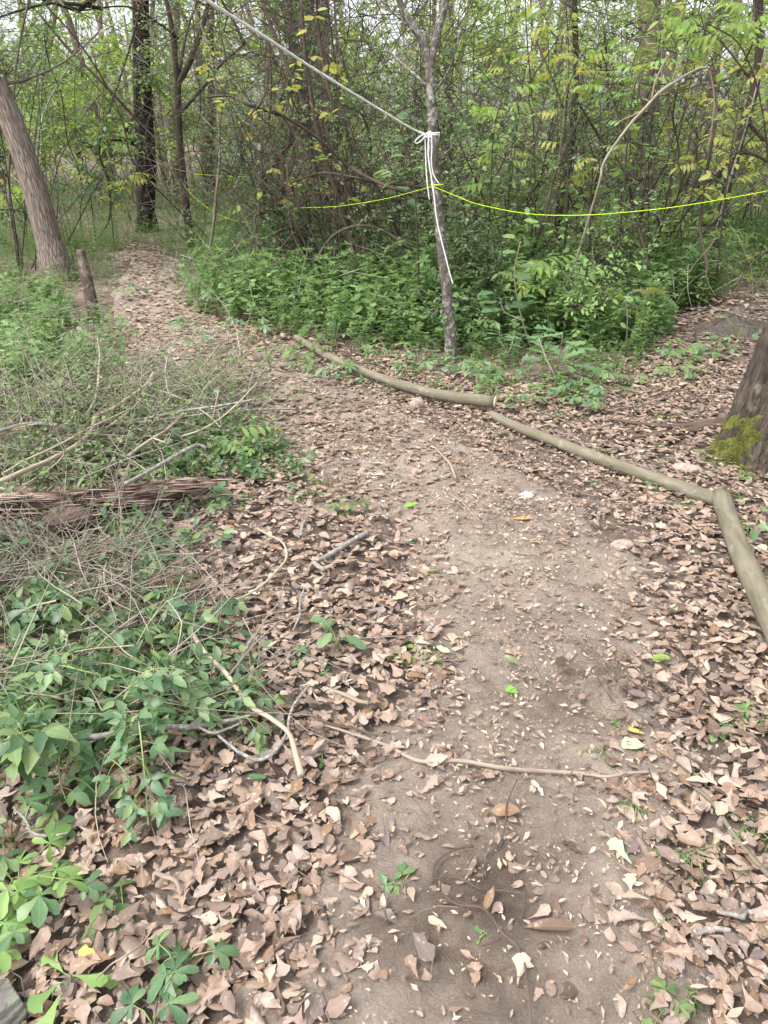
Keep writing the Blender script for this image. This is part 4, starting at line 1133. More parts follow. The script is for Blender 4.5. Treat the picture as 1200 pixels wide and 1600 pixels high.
lump('wood_chunk', 'small stumpy wood peg in the leaves near the lichen spotted stick', 'wood chunk', 604, 892, .014, .014, .03, 'stake', 149)
lump('paper_scrap', 'crumpled white scrap of paper on dead leaves beside the bare path', 'scrap', 822, 780, .04, .022, .018, 'paper', 151, .2, .5)
lump('paper_scrap', 'smaller flat white scrap just right of the crumpled white one', 'scrap', 851, 785, .035, .016, .012, 'paper', 153, -.1, .5)
lump('soil_clod', 'dark clod of root soil behind the rotten log in the brush', 'clod', 88, 706, .08, .06, .05, 'rootb', 155, .2, .4, .05)
lump('soil_clod', 'dark crumbly clod just below the rotten log on the left', 'clod', 112, 842, .09, .06, .05, 'rootb', 157, .2, .4, .05)
lump('boulder', 'small grey stone in the herbs at the foot of the crooked tree', 'stone', 380, 388, .14, .1, .1, 'greywood', 159, .2, .2)

# ================================================================== PLANTS WITH LEAVES ONE CAN PICK OUT
def compound(kind, seed):
    """one compound leaf as a mesh along +Y"""
    rg = R(seed); mb = MB()
    def put(V, Q, yaw, off, droop=0., sc=1.):
        mb.add(rotz(rotx(V * sc, droop), yaw) + np.array(off), None, Q)
    if kind == 'palm5':
        for a, s in ((0, 1.), (.95, .88), (-.95, .88), (1.95, .62), (-1.95, .62)):
            V, Q = leaflet(1, .46, 'obov', 1, fold=rg.uniform(.12, .4), bend=rg.uniform(.2, .8), twist=rg.uniform(-.3, .3), ruf=.02, seed=rg.integers(1e6), rows=7)
            put(V, Q, a + rg.normal(0, .12), (0, 0, 0), rg.normal(-.1, .15), s * rg.uniform(.9, 1.05))
    elif kind == 'tri':
        for a, s in ((0, 1.), (1.25, .85), (-1.25, .85)):
            V, Q = leaflet(1, .47, 'ovate', 1, fold=rg.uniform(.15, .45), bend=rg.uniform(.1, .7), twist=rg.uniform(-.3, .3), ruf=.025, seed=rg.integers(1e6), rows=7)
            put(V, Q, a + rg.normal(0, .15), (0, .12 if a == 0 else 0, 0), rg.normal(-.1, .15), s * rg.uniform(.85, 1.05))
    elif kind == 'pinnate':
        npair = 4
        for i in range(npair):
            y = .22 + i * .2
            for sgn in (1, -1):
                V, Q = leaflet(1, .36, 'lance' if seed % 2 else 'ovate', 1, fold=.2, bend=rg.uniform(.3, 1.), ruf=.02, seed=rg.integers(1e6), rows=6)
                put(V, Q, sgn * (-1.05) + rg.normal(0, .1), (0, y, -.1 * y * y), -.35 + rg.normal(0, .15), .40 * (.75 + .35 * sin(i + .6)))
        V, Q = leaflet(1, .42, 'ovate', 1, fold=.2, bend=.7, seed=3, rows=6); put(V, Q, 0, (0, 1., -.12), -.4, .42)
        twigs(np.array([[[0, 0, 0], [0, .4, -.01], [0, .75, -.05], [0, 1.02, -.11]]]), np.array([.012]), .006, mb)
    elif kind == 'fern':
        for i in range(11):
            y = .12 + i * .08
            for sgn in (1, -1):
                V, Q = leaflet(1, .24, 'lance', 1, fold=.1, bend=.4, seed=i, rows=4)
                put(V, Q, -sgn * 1.3, (0, y, -.1 * y * y), -.2, .30 * sin(pi * min(1, .25 + .75 * (1 - i / 11))) + .03)
        twigs(np.array([[[0, 0, 0], [0, .4, -.01], [0, .75, -.05], [0, 1.02, -.11]]]), np.array([.012]), .004, mb)
    elif kind in PROF:
        V, Q = leaflet(1, {'oak': .62, 'lobed': .7, 'oval': .5, 'ovate': .56, 'obov': .5, 'spat': .6, 'lance': .3}[kind], kind, 2, fold=rg.uniform(.05, .3), bend=rg.uniform(.1, .8), twist=rg.uniform(-.3, .3), ruf=.02, seed=seed)
        put(V, Q, 0, (0, 0, 0))
    return mb
LEAFMESH = {}
def leafmesh(kind, mat, nvar=5):
    key = (kind, mat)
    if key not in LEAFMESH:
        LEAFMESH[key] = [compound(kind, 600 + 7 * q).mesh('leaf', M[mat]) for q in range(nvar)]
    return LEAFMESH[key]
def put_leaf(root, me, pos, ydir, zdir, sc, name='leaf'):
    y = norm(np.asarray(ydir, float)); x = norm(np.cross(y, zdir)); z = np.cross(x, y)
    o = link(name, me, root)
    Mx = Matrix(((x[0] * sc, y[0] * sc, z[0] * sc, pos[0]), (x[1] * sc, y[1] * sc, z[1] * sc, pos[1]), (x[2] * sc, y[2] * sc, z[2] * sc, pos[2]), (0, 0, 0, 1)))
    o.matrix_basis = Mx
    return o

def low_plant(name, label, cat, px, py, kind, mat, n, size, spread, h, rg, group=None, stemmat='stemgreen', lift=0.):
    """a clump of leaves held up on thin stalks"""
    c = at(px, py, lift) if not isinstance(px, np.ndarray) else px
    root = thing(name, label, cat, c, group)
    mb = MB(); ms = leafmesh(kind, mat)
    P = []
    ga = rg.uniform(0, 6)
    for i in range(n):
        a = ga + i * 2.4 + rg.normal(0, .4); r = spread * np.sqrt((i + .5) / n) * rg.uniform(.7, 1.2)
        tip = np.array([r * cos(a), r * sin(a) * .9, h * rg.uniform(.45, 1.1)])
        b = np.array([rg.normal(0, .012), rg.normal(0, .012), -.01])
        mid = b * .4 + tip * np.array([.45, .45, .75]) + np.array([0, 0, .02])
        P.append([b, (b + mid) / 2 + [0, 0, .01], mid, tip])
        d = np.array([cos(a), sin(a), rg.uniform(-.45, .1)])
        z = np.array([rg.normal(0, .28), rg.normal(-.15, .28), 1.])
        put_leaf(root, ms[rg.integers(0, len(ms))], tip, d, z, size * rg.uniform(.7, 1.15))
    twigs(np.array(P), np.full(n, .0022), .0013, mb)
    mb.build('stalks', M[stemmat], root)['kind'] = 'stuff'
    return root
def cane(name, label, cat, pts, kind, mat, n, size, rg, r=.003, group=None, stemmat='stemgreen', petiole=.04, lo=.15, droop=-.3):
    """a long stem through points with leaves all along it"""
    P = np.asarray(pts); base = P[0].copy()
    root = thing(name, label, cat, base, group)
    mb = MB(); add_tube(mb, P - base, np.linspace(r, r * .45, len(P)), sides=6, sub=6); mb.build('stem', M[stemmat], root)
    C_, _ = catmull(P - base, np.ones(len(P)), 10); t = norm(np.gradient(C_, axis=0))
    ms = leafmesh(kind, mat); Q = []
    for i in range(n):
        k = int((lo + (1 - lo) * (i + .6) / n) * (len(C_) - 1)); k = min(k, len(C_) - 1)
        a = i * 2.4 + rg.normal(0, .4)
        side = norm(np.cross(t[k], [0, 0, 1.]) + 1e-3) * (1 if i % 2 else -1)
        d = norm(side * .9 + t[k] * .35 + np.array([rg.normal(0, .35), rg.normal(0, .35), .1]))
        tip = C_[k] + d * petiole * rg.uniform(.7, 1.3)
        Q.append([C_[k], C_[k] * .5 + tip * .5 + [0, 0, .004], tip])
        put_leaf(root, ms[rg.integers(0, len(ms))], tip, d + np.array([0, 0, droop + rg.normal(0, .15)]), np.array([rg.normal(0, .45), rg.normal(-.12, .45), 1.]), size * rg.uniform(.6, 1.15))
    mb = MB(); twigs(np.array(Q), np.full(len(Q), r * .45), r * .3, mb)
    mb.build('stalks', M[stemmat], root)['kind'] = 'stuff'
    return root

rg = R(201)
# --- brambles and creepers of the left foreground; (px, py, rise, reach px)
BR = 'three leaflet bramble and creeper canes of the left foreground'
canes = [
 # label, points (px, py, lift), leaf kind, material, n, size
 ('tall three leaflet bramble spilling forward over the dead leaves at lower left', [(205, 1130, .0), (208, 1120, .16), (215, 1120, .20), (222, 1170, .16), (228, 1235, .10), (232, 1290, .06)], 'tri', 'creeper', 26, .058),
 ('three leaflet bramble rising in the middle of the left creeper patch', [(190, 1110, .0), (195, 1090, .18), (215, 1060, .25), (245, 1045, .27), (285, 1050, .24), (300, 1080, .17)], 'tri', 'creeper', 26, .056),
 ('bluish green three leaflet bramble at the left edge below the fern fronds', [(-30, 1190, .0), (-10, 1170, .16), (20, 1150, .22), (60, 1140, .22), (95, 1150, .16), (120, 1170, .10)], 'tri', 'creeper', 18, .075),
 ('three leaflet bramble with a fresh lime tip at the left edge', [(10, 1225, .0), (20, 1190, .14), (40, 1165, .2), (30, 1130, .27)], 'tri', 'creeper', 12, .062),
 ('three leaflet bramble trailing right over the pale loop of vine', [(270, 1130, .0), (300, 1110, .08), (345, 1085, .12), (390, 1080, .11), (420, 1090, .06)], 'tri', 'creeper', 18, .05),
 ('small leaved bramble shoot under the tan vine stem', [(330, 1140, .0), (345, 1120, .07), (375, 1120, .09), (405, 1130, .07), (425, 1150, .04)], 'tri', 'creeper', 14, .042),
 ('bramble reaching left across the middle of the creeper patch', [(180, 1080, .0), (170, 1060, .14), (135, 1050, .2), (95, 1040, .22), (60, 1045, .2)], 'tri', 'creeper', 16, .06),
 ('creeper runner climbing towards the rotten log with five leaflet leaves', [(210, 1010, .0), (225, 985, .1), (245, 955, .15), (262, 925, .13), (270, 905, .1)], 'palm5', 'creeper', 10, .06),
 ('three leaflet bramble hanging low at the lower left of the patch', [(95, 1170, .0), (92, 1200, .12), (95, 1225, .1), (105, 1255, .06)], 'tri', 'creeper', 12, .058),
 ('darker bramble shoot low under the lichen covered branch', [(150, 1170, .0), (165, 1180, .08), (190, 1200, .08), (205, 1225, .05)], 'tri', 'creeper', 12, .048),
 ('bramble tip with narrow leaflets standing above the dead rootlets', [(260, 1010, .0), (270, 985, .12), (300, 960, .15), (340, 945, .12), (365, 935, .08)], 'tri', 'creeper', 14, .05),
]
for lab, pts, kind, mat, n, sz in canes:
    cane('bramble', lab, 'bramble', px_line(pts), kind, mat, n, sz, rg, group=BR)
LP = 'low leafy plants of the left foreground'
low = [
 ('creeper_plant', 'big five leaflet creeper spreading flat at the left edge below the brush', 'creeper', 30, 985, 'palm5', 'creeper', 7, .085, .13, .15),
 ('creeper_plant', 'five leaflet creeper right of the biggest one at the left edge', 'creeper', 92, 990, 'palm5', 'creeper', 6, .07, .12, .14),
 ('creeper_plant', 'lime green five leaflet creeper in the lower left corner', 'creeper', 35, 1400, 'palm5', 'creeper_lime', 9, .062, .15, .12),
 ('creeper_plant', 'darker five leaflet creeper below the lime green corner creeper', 'creeper', 75, 1430, 'palm5', 'creeper', 6, .064, .11, .09),
 ('creeper_plant', 'pale creeper cut off by the left edge above the weathered log', 'creeper', -5, 1470, 'palm5', 'creeper_lime', 5, .06, .1, .1),
 ('creeper_plant', 'five leaflet creeper at the left edge above the lime green corner creeper', 'creeper', 20, 1330, 'palm5', 'creeper', 7, .06, .11, .12),
 ('creeper_plant', 'small dark five leaflet creeper at the bottom edge among leaves', 'creeper', 290, 1535, 'palm5', 'creeper', 4, .058, .07, .09),
 ('creeper_plant', 'five leaflet creeper cut off by the bottom edge of the photo', 'creeper', 245, 1608, 'palm5', 'creeper', 4, .062, .08, .07),
 ('oak_seedling', 'pale green seedling with a rosette of scalloped leaves in the lower left', 'seedling', 115, 1548, 'spat', 'creeper_lime', 6, .085, .035, .05),
 ('oak_seedling', 'lone seedling with large dark and light leaves left of the path', 'seedling', 525, 1025, 'oval', 'creeper', 5, .085, .05, .12),
 ('creeper_plant', 'small creeper with dark leaves just left of the lone large leaved seedling', 'creeper', 492, 1050, 'palm5', 'creeper', 3, .05, .05, .04),
 ('creeper_plant', 'tiny bright creeper left of the lone large leaved seedling', 'creeper', 462, 1026, 'palm5', 'creeper', 2, .05, .03, .04),
 ('creeper_plant', 'small bright creeper in front of the lilac crescent bark strip', 'creeper', 195, 1415, 'tri', 'herb', 3, .045, .04, .06),
 ('fern', 'small feathery fern seedling beside the crescent bark strip', 'fern', 160, 1440, 'fern', 'herb', 3, .07, .02, .04),
 ('fern', 'dark green fern fronds arching in the shade of the bramble patch', 'fern', 105, 1080, 'fern', 'herb', 9, .2, .08, .16),
 ('fern', 'second clump of fern fronds deep under the left brambles', 'fern', 130, 1115, 'fern', 'herb', 7, .16, .08, .1),
 ('creeper_plant', 'bright five leaflet creeper in front of the right end of the rotten log', 'creeper', 322, 800, 'palm5', 'creeper', 6, .078, .1, .1),
 ('creeper_plant', 'creeper with drooping pale leaves below the rotten log', 'creeper', 265, 852, 'palm5', 'creeper', 5, .06, .08, .08),
 ('creeper_plant', 'dark creeper under the middle of the rotten log', 'creeper', 195, 830, 'palm5', 'dark', 6, .065, .09, .08),
 ('creeper_plant', 'creeper cluster on the dead leaves right of the rootlet heap', 'creeper', 225, 885, 'palm5', 'creeper', 5, .07, .08, .08),
 ('creeper_plant', 'rounded leaf creeper behind the rotten log beside the straight stick', 'creeper', 235, 705, 'oval', 'creeper', 16, .062, .16, .13),
 ('creeper_plant', 'leafy creeper behind the light grey straight stick', 'creeper', 285, 690, 'oval', 'creeper', 14, .065, .15, .15),
 ('pinnate_seedling', 'pale green compound leaf seedling just beyond the end of the rotten log', 'seedling', 335, 715, 'pinnate', 'creeper_lime', 7, .22, .1, .14),
 ('creeper_plant', 'light green creeper right of the pale compound leaf seedling', 'creeper', 395, 720, 'palm5', 'creeper_lime', 7, .06, .13, .1),
 ('creeper_plant', 'bright creeper on the dead leaves right of the rotten log end', 'creeper', 425, 745, 'palm5', 'creeper', 6, .06, .12, .08),
 ('creeper_plant', 'loose creeper reaching into the trail beyond the rotten log', 'creeper', 460, 720, 'palm5', 'creeper', 5, .055, .11, .06),
 ('creeper_plant', 'creeper on the leaves below the light green creeper', 'creeper', 478, 785, 'palm5', 'creeper', 4, .055, .09, .06),
 ('creeper_plant', 'small creeper by the lichen spotted stick', 'creeper', 540, 805, 'palm5', 'herb', 5, .05, .09, .06),
 ('creeper_plant', 'little leafy sprig at the tip of the lichen spotted stick', 'creeper', 567, 848, 'oval', 'herb', 4, .03, .03, .03),
 ('creeper_plant', 'flattened green leaves lying on the path edge at centre', 'plant', 655, 1026, 'oval', 'brightgreen', 7, .05, .05, .025),
 ('creeper_plant', 'leafy green sprout lying at the left end of the dark path root', 'sprout', 632, 1388, 'tri', 'creeper', 5, .045, .05, .03),
 ('creeper_plant', 'tiny green sprout in the damp patch of path', 'sprout', 752, 1470, 'oval', 'herb', 4, .022, .012, .015),
 ('creeper_plant', 'small green sprout beside the yellow fallen leaf on the path', 'sprout', 965, 1145, 'oval', 'herb', 5, .036, .025, .02),
 ('creeper_plant', 'shiny green seedling beside the thickest pole at the right edge', 'seedling', 1172, 848, 'ovate', 'creeper', 8, .062, .06, .13),
 ('creeper_plant', 'tiny seedling in dead leaves below the middle pole joint', 'sprout', 928, 760, 'lance', 'herb', 5, .04, .02, .03),
 ('creeper_plant', 'tiny green sprig below the joint of the first two poles', 'sprout', 785, 683, 'palm5', 'herb', 3, .04, .04, .03),
 ('creeper_plant', 'small five leaflet creeper in the right leaf litter above the lower edge', 'creeper', 1132, 1136, 'palm5', 'creeper', 4, .04, .06, .03),
 ('creeper_plant', 'small creeper at the right edge beside the soil of the path', 'creeper', 1185, 1130, 'palm5', 'herb', 4, .045, .06, .04),
 ('creeper_plant', 'small grassy green weed patch by the greenish brown stick', 'weed', 1085, 1345, 'oval', 'herb', 16, .026, .07, .025),
 ('creeper_plant', 'tuft of tiny green weeds on the path left of the weed patch', 'weed', 985, 1275, 'oval', 'herb', 8, .02, .03, .03),
 ('creeper_plant', 'green weed at the right edge below the greenish brown stick', 'weed', 1170, 1305, 'oval', 'herb', 9, .025, .06, .03),
 ('creeper_plant', 'weed with lobed leaves at the bottom right edge', 'weed', 1040, 1590, 'palm5', 'herb', 4, .035, .04, .04),
 ('creeper_plant', 'sprig of fine green weed at the middle of the path', 'weed', 940, 1180, 'fern', 'herb', 4, .05, .02, .03),
]
for nm, lab, cat, px, py, kind, mat, n, sz, sp, h in low:
    nm = {'weed': 'weed_plant', 'sprout': 'leafy_sprout', 'seedling': 'leafy_seedling'}.get(cat, nm)
    low_plant(nm, lab.replace('lilac ', ''), cat, px, py, kind, mat, n, sz, sp, h, rg)
# upright bedstraw stems near the rotten log
# --- creeper border between the leaf litter and the green herbs: (px, py, n, size)
border = [(575, 480, 'in the herbs up the slope behind the first pole'), (430, 480, 'at the left edge of the green herbs by the trail bend'), (440, 512, 'just left of the first long pole end'), (470, 570, 'under the far end of the first long pole'),
          (500, 590, 'below the far third of the first long pole'), (540, 600, 'touching the near side of the first long pole'), (420, 575, 'on the trail edge below the first long pole'), (520, 545, 'behind the far third of the first long pole'), (395, 540, 'nearest the trail bend at the herb edge'),
          (600, 560, 'behind the middle of the first long pole'), (650, 575, 'between the first long pole and the roped tree'), (700, 580, 'at the foot of the roped tree'), (740, 590, 'right of the roped tree foot'), (765, 606, 'behind the cut end of the first long pole'),
          (800, 600, 'left of the pale cut wood block'), (870, 620, 'right of the pale cut wood block'), (900, 635, 'in front of the oak leaf bush'), (940, 625, 'in the litter below the oak leaf bush'), (960, 600, 'in the litter right of the oak leaf bush'), (815, 640, 'just right of the pole cut end'),
          (1000, 560, 'between the bush edge and the dug soil heap'), (1080, 565, 'below the dug soil heap'), (1110, 560, 'left of the mossy tree under the soil heap'), (1150, 555, 'in the gap beside the mossy tree trunk'), (1060, 590, 'on the litter left of the mossy tree'),
          (680, 520, 'left of the lower roped tree trunk'), (625, 530, 'in the herbs behind the first pole'), (760, 550, 'in the herbs right of the roped tree'), (310, 555, 'at the left edge of the trail near the brush'), (200, 470, 'beside the broken stake'), (190, 555, 'in the left herbs near the trail'), (345, 500, 'at the right edge of the trail bend')]
for q, (px, py, where) in enumerate(border):
    low_plant('creeper_plant', 'low five leaflet creeper ' + where, 'creeper', px + rg.normal(0, 3), py, 'palm5', 'creeper' if q % 3 else 'herb', 6 + int(rg.integers(0, 4)), .075, .18, .12 if py > 555 else .26, rg, 'creepers edging the green herbs')
# more small ground leaves here and there in the litter
for q in range(60):
    while True:
        px, py = rg.uniform(380, 1190), rg.uniform(600, 800)
        b = capsule(np.array([px]), np.array([py]), BARE)[0]
        if b < .3: break
    low_plant('small_weed', 'tiny green weed sprouting through the dead leaves beside the poles', 'weed', px, py, ['oval', 'palm5', 'lance'][q % 3], 'herb', 4, rg.uniform(.022, .04), .04, .03, rg, 'tiny weeds in the leaf litter')
for q in range(16):
    px, py = [(rg.uniform(1020, 1200), rg.uniform(1000, 1600)), (rg.uniform(180, 560), rg.uniform(880, 1560))][q % 2]
    low_plant('small_weed', 'tiny green weed in the foreground dead leaves beside the path', 'weed', px, py, 'oval', 'herb', 5, rg.uniform(.012, .024), .02, .02, rg, 'tiny weeds in the foreground')

# --- leafy saplings right of the roped tree
def sapling(name, label, stems, kind, mat, n, size, group=None, Y=None, r=.006, stem='twigpale', cat='sapling', pet=.05, droop=-.4, lo=.35):
    P0 = at(*stems[0][0][:2]) if Y is None else atY(*stems[0][0][:2], Y)
    root = None
    for k, st in enumerate(stems):
        P = px_line(st, P0[1]); P[:, 1] += np.linspace(0, (-.15, .15, .1, -.2)[k % 4], len(P))
        if k == 0:
            P[0] = P0
            root = thing(name, label, cat, P0, group)
        mb = MB(); add_tube(mb, P - P0, np.linspace(r, r * .4, len(P)), sides=7, sub=6, rf=bark_rf(k, .06)); mb.build('stem', M[stem], root)
        C_, _ = catmull(P - P0, np.ones(len(P)), 10); t = norm(np.gradient(C_, axis=0)); ms = leafmesh(kind, mat)
        Q = []
        for i in range(n):
            kk = min(int((lo + (1 - lo) * (i + .5) / n) * len(C_)), len(C_) - 1)
            a = rg.uniform(0, 2 * pi)
            d = norm(np.array([cos(a), sin(a) * .8, rg.uniform(-.1, .5)]) + t[kk] * .5)
            tip = C_[kk] + d * pet
            Q.append([C_[kk], (C_[kk] + tip) / 2 + [0, 0, .006], tip])
            put_leaf(root, ms[rg.integers(0, len(ms))], tip, d + [0, 0, droop], np.array([rg.normal(0, .2), rg.normal(-.3, .2), 1.]) + d * .4, size * rg.uniform(.7, 1.2))
        mb = MB(); twigs(np.array(Q), np.full(len(Q), r * .3), r * .2, mb); mb.build('stalks', M[stem], root)['kind'] = 'stuff'
    return root
sapling('ash_sapling', 'pale stemmed sapling with drooping compound leaves above the oak leaf bush', [[(880, 512), (883, 470), (886, 445), (880, 420)], [(843, 525), (862, 500), (874, 480), (870, 445), (858, 420)], [(880, 470), (900, 465), (930, 480), (955, 505), (965, 520)]], 'pinnate', 'creeper_lime', 13, .25)
sapling('ash_sapling', 'sapling with yellow tinted drooping leaves right of the roped tree', [[(795, 520), (800, 470), (812, 430), (822, 405), (835, 415)], [(800, 475), (785, 455), (780, 440)]], 'pinnate', 'lime', 10, .24)
sapling('ash_sapling', 'tall thin sapling with light green leaves under the lime string', [[(950, 465), (945, 410), (938, 370), (925, 345), (905, 335)], [(942, 400), (955, 370), (965, 350)]], 'pinnate', 'lime', 9, .22)
sapling('ash_sapling', 'reddish tipped sapling leaning over the litter right of the oak leaf bush', [[(978, 545), (978, 500), (975, 460), (990, 450), (1003, 447)], [(976, 470), (995, 480), (1005, 490)]], 'pinnate', 'yellow', 4, .14)
sapling('broadleaf_sapling', 'sapling with broad oval leaves between the roped tree and the ash saplings', [[(830, 545), (815, 500), (805, 460), (800, 420), (808, 372)], [(815, 500), (790, 490), (785, 470)]], 'ovate', 'creeper', 9, .14)
sapling('broadleaf_sapling', 'leafy young sapling with narrow leaves at the herb edge', [[(790, 565), (788, 545), (780, 525), (776, 512)], [(790, 560), (803, 540), (808, 525)]], 'lance', 'creeper', 8, .11, pet=.03)
sapling('oak_bush', 'white oak sprout with large lobed leaves at the edge of the litter', [[(868, 600), (868, 570), (870, 545), (872, 515)], [(868, 590), (855, 560), (848, 535)], [(868, 590), (885, 560), (898, 540)], [(868, 580), (880, 565), (890, 575)]], 'oak', 'oakleaf', 6, .135, pet=.04, droop=-.25, lo=.25)
sapling('ash_sapling', 'short sapling with yellow drooping leaves by the right edge of the thicket', [[(1135, 470), (1140, 430), (1150, 400), (1165, 395)], [(1138, 450), (1160, 440), (1170, 430)]], 'pinnate', 'yellow', 4, .16)
sapling('ash_sapling', 'thin sapling with pale leaves just left of the mossy tree top', [[(1090, 450), (1100, 380), (1110, 340), (1125, 330)], [(1100, 380), (1080, 360), (1060, 350)], [(1104, 360), (1130, 365), (1150, 370)]], 'pinnate', 'lime', 6, .18)
# taller saplings whose leaf sprays hang in front of the thicket: (label, Y, stems)
high = [
 ('tall sapling with fresh green drooping leaves right of the rope knot', 6.6, [[(760, 430), (765, 300), (770, 200), (785, 140)], [(766, 290), (790, 250), (800, 230)], [(770, 210), (750, 180), (745, 165)]], 'lime', 6, .2),
 ('tall sapling with golden young leaves high in the middle of the bushes', 6.9, [[(880, 420), (885, 280), (880, 160), (900, 90)], [(882, 180), (910, 130), (925, 100)], [(881, 170), (860, 110), (840, 60)]], 'yellow', 6, .2),
 ('sapling with bright green leaflets under the arch of the bare branch', 6.9, [[(965, 430), (975, 250), (985, 140), (1000, 105)], [(978, 220), (960, 150), (945, 115)], [(980, 200), (1000, 150), (1005, 125)]], 'creeper_lime', 6, .19),
 ('sapling with hanging yellow leaves at the top centre of the thicket', 7.2, [[(838, 430), (832, 200), (820, 60), (815, -20)], [(828, 150), (800, 110), (780, 85)], [(826, 130), (860, 80), (880, 50)]], 'yellow', 5, .19),
 ('sapling with yellowish leaves at the right edge above the lime string', 6.8, [[(1120, 430), (1130, 300), (1140, 200), (1150, 120)], [(1132, 290), (1105, 265), (1095, 250)], [(1136, 250), (1155, 230), (1165, 220)]], 'yellow', 5, .19),
 ('sapling with broad pale leaves in the upper right corner', 5.6, [[(1210, 430), (1190, 200), (1150, 80), (1090, 40)], [(1170, 120), (1130, 60), (1080, 20)], [(1170, 120), (1200, 60), (1190, 10)]], 'lime', 10, .19),
 ('sapling with yellow green leaves behind the lime string at centre right', 7.2, [[(920, 430), (922, 300), (925, 250), (940, 230)], [(921, 320), (900, 290), (895, 275)]], 'yellow', 5, .18),
 ('sapling with small fresh leaves on the left of the roped tree', 6.3, [[(655, 470), (650, 330), (640, 250), (620, 190)], [(648, 310), (630, 280), (610, 270)]], 'creeper', 7, .13),
 ('thin sapling with golden leaves beside the dark blackened trunk', 11., [[(180, 400), (175, 330), (170, 290), (150, 275)], [(175, 320), (190, 285), (200, 268)]], 'yellow', 6, .26),
 ('sapling with pale leaves left of the dark blackened trunk higher up', 12., [[(150, 380), (140, 280), (130, 215), (120, 200)], [(140, 270), (165, 230), (180, 200)]], 'lime', 6, .3),
]
for lab, Y, st, mat, n, sz in high:
    sapling('tall_sapling', lab, [[(a, b) for a, b in s] for s in st], 'pinnate' if 'small' not in lab else 'ovate', mat, n, sz, 'tall leafy saplings in front of the thicket', Y=Y, r=.008, stem='twigdark', lo=.3)

# ================================================================== THE THICKET
def shrub(label, px, Y, h, rad, mat, ntw, per, leaf, nst, rg, stem='twigdark', cat='bush', name='bush', group=None, tl=.6, lo=.3, tmpl=LEAF6, F=F6, r=.008, wig=.5):
    x = atY(px, 300, Y)[0]
    base = np.array([x, Y, float(gh(x, Y))])
    root = thing(name, label, cat, base, group)
    a = rg.uniform(0, 2 * pi, nst)
    st = np.stack([rg.normal(0, .1 * rad + .03, nst), rg.normal(0, .1 * rad + .03, nst), np.full(nst, -.02)], -1)
    d = np.stack([np.cos(a) * rad / h * .9, np.sin(a) * rad / h * .9, np.ones(nst)], -1)
    d = d + rg.normal(0, .22, d.shape) * np.array([1, 1, 0])
    P = grow(st, d, h * rg.uniform(.75, 1.12, nst), rg, k=9, wig=.55)
    for q in range(nst):
        mb = MB(); add_tube(mb, P[q], np.linspace(r * rg.uniform(.7, 1.4), r * .3, 9), sides=5, sub=2); mb.build('stem', M[stem], root)
    u = lo + (1 - lo) * rg.random(ntw) ** .8
    k = rg.integers(0, nst, ntw); f = u * 7.99;  i = f.astype(int); f = (f - i)[:, None]
    s0 = P[k, i] * (1 - f) + P[k, i + 1] * f
    keep = vnoise((s0[:, 0] + x) * 2.6 + s0[:, 1], s0[:, 2] * 2.6 + Y, 5) > .40      # foliage grows in clumps
    s0, u = s0[keep], u[keep]; ntw = len(s0)
    ax = rg.uniform(0, 2 * pi, ntw)
    dd = np.stack([np.cos(ax), np.sin(ax), rg.uniform(-.2, .8, ntw)], -1)
    T = grow(s0, dd, tl * rg.uniform(.4, 1.3, ntw) * (1.15 - .5 * u), rg, k=5, wig=wig, droop=-.35)
    A, B = MB(), MB()
    twigs(T, rg.uniform(.0022, .0042, ntw), .001, A)
    tag(A.build('twigs', M[stem], root), kind='stuff')
    if per:
        leaves_on(B, T, rg, per, leaf, tmpl, F)
        tag(B.build('foliage', M[mat], root), kind='stuff')
    return root
rg = R(301)
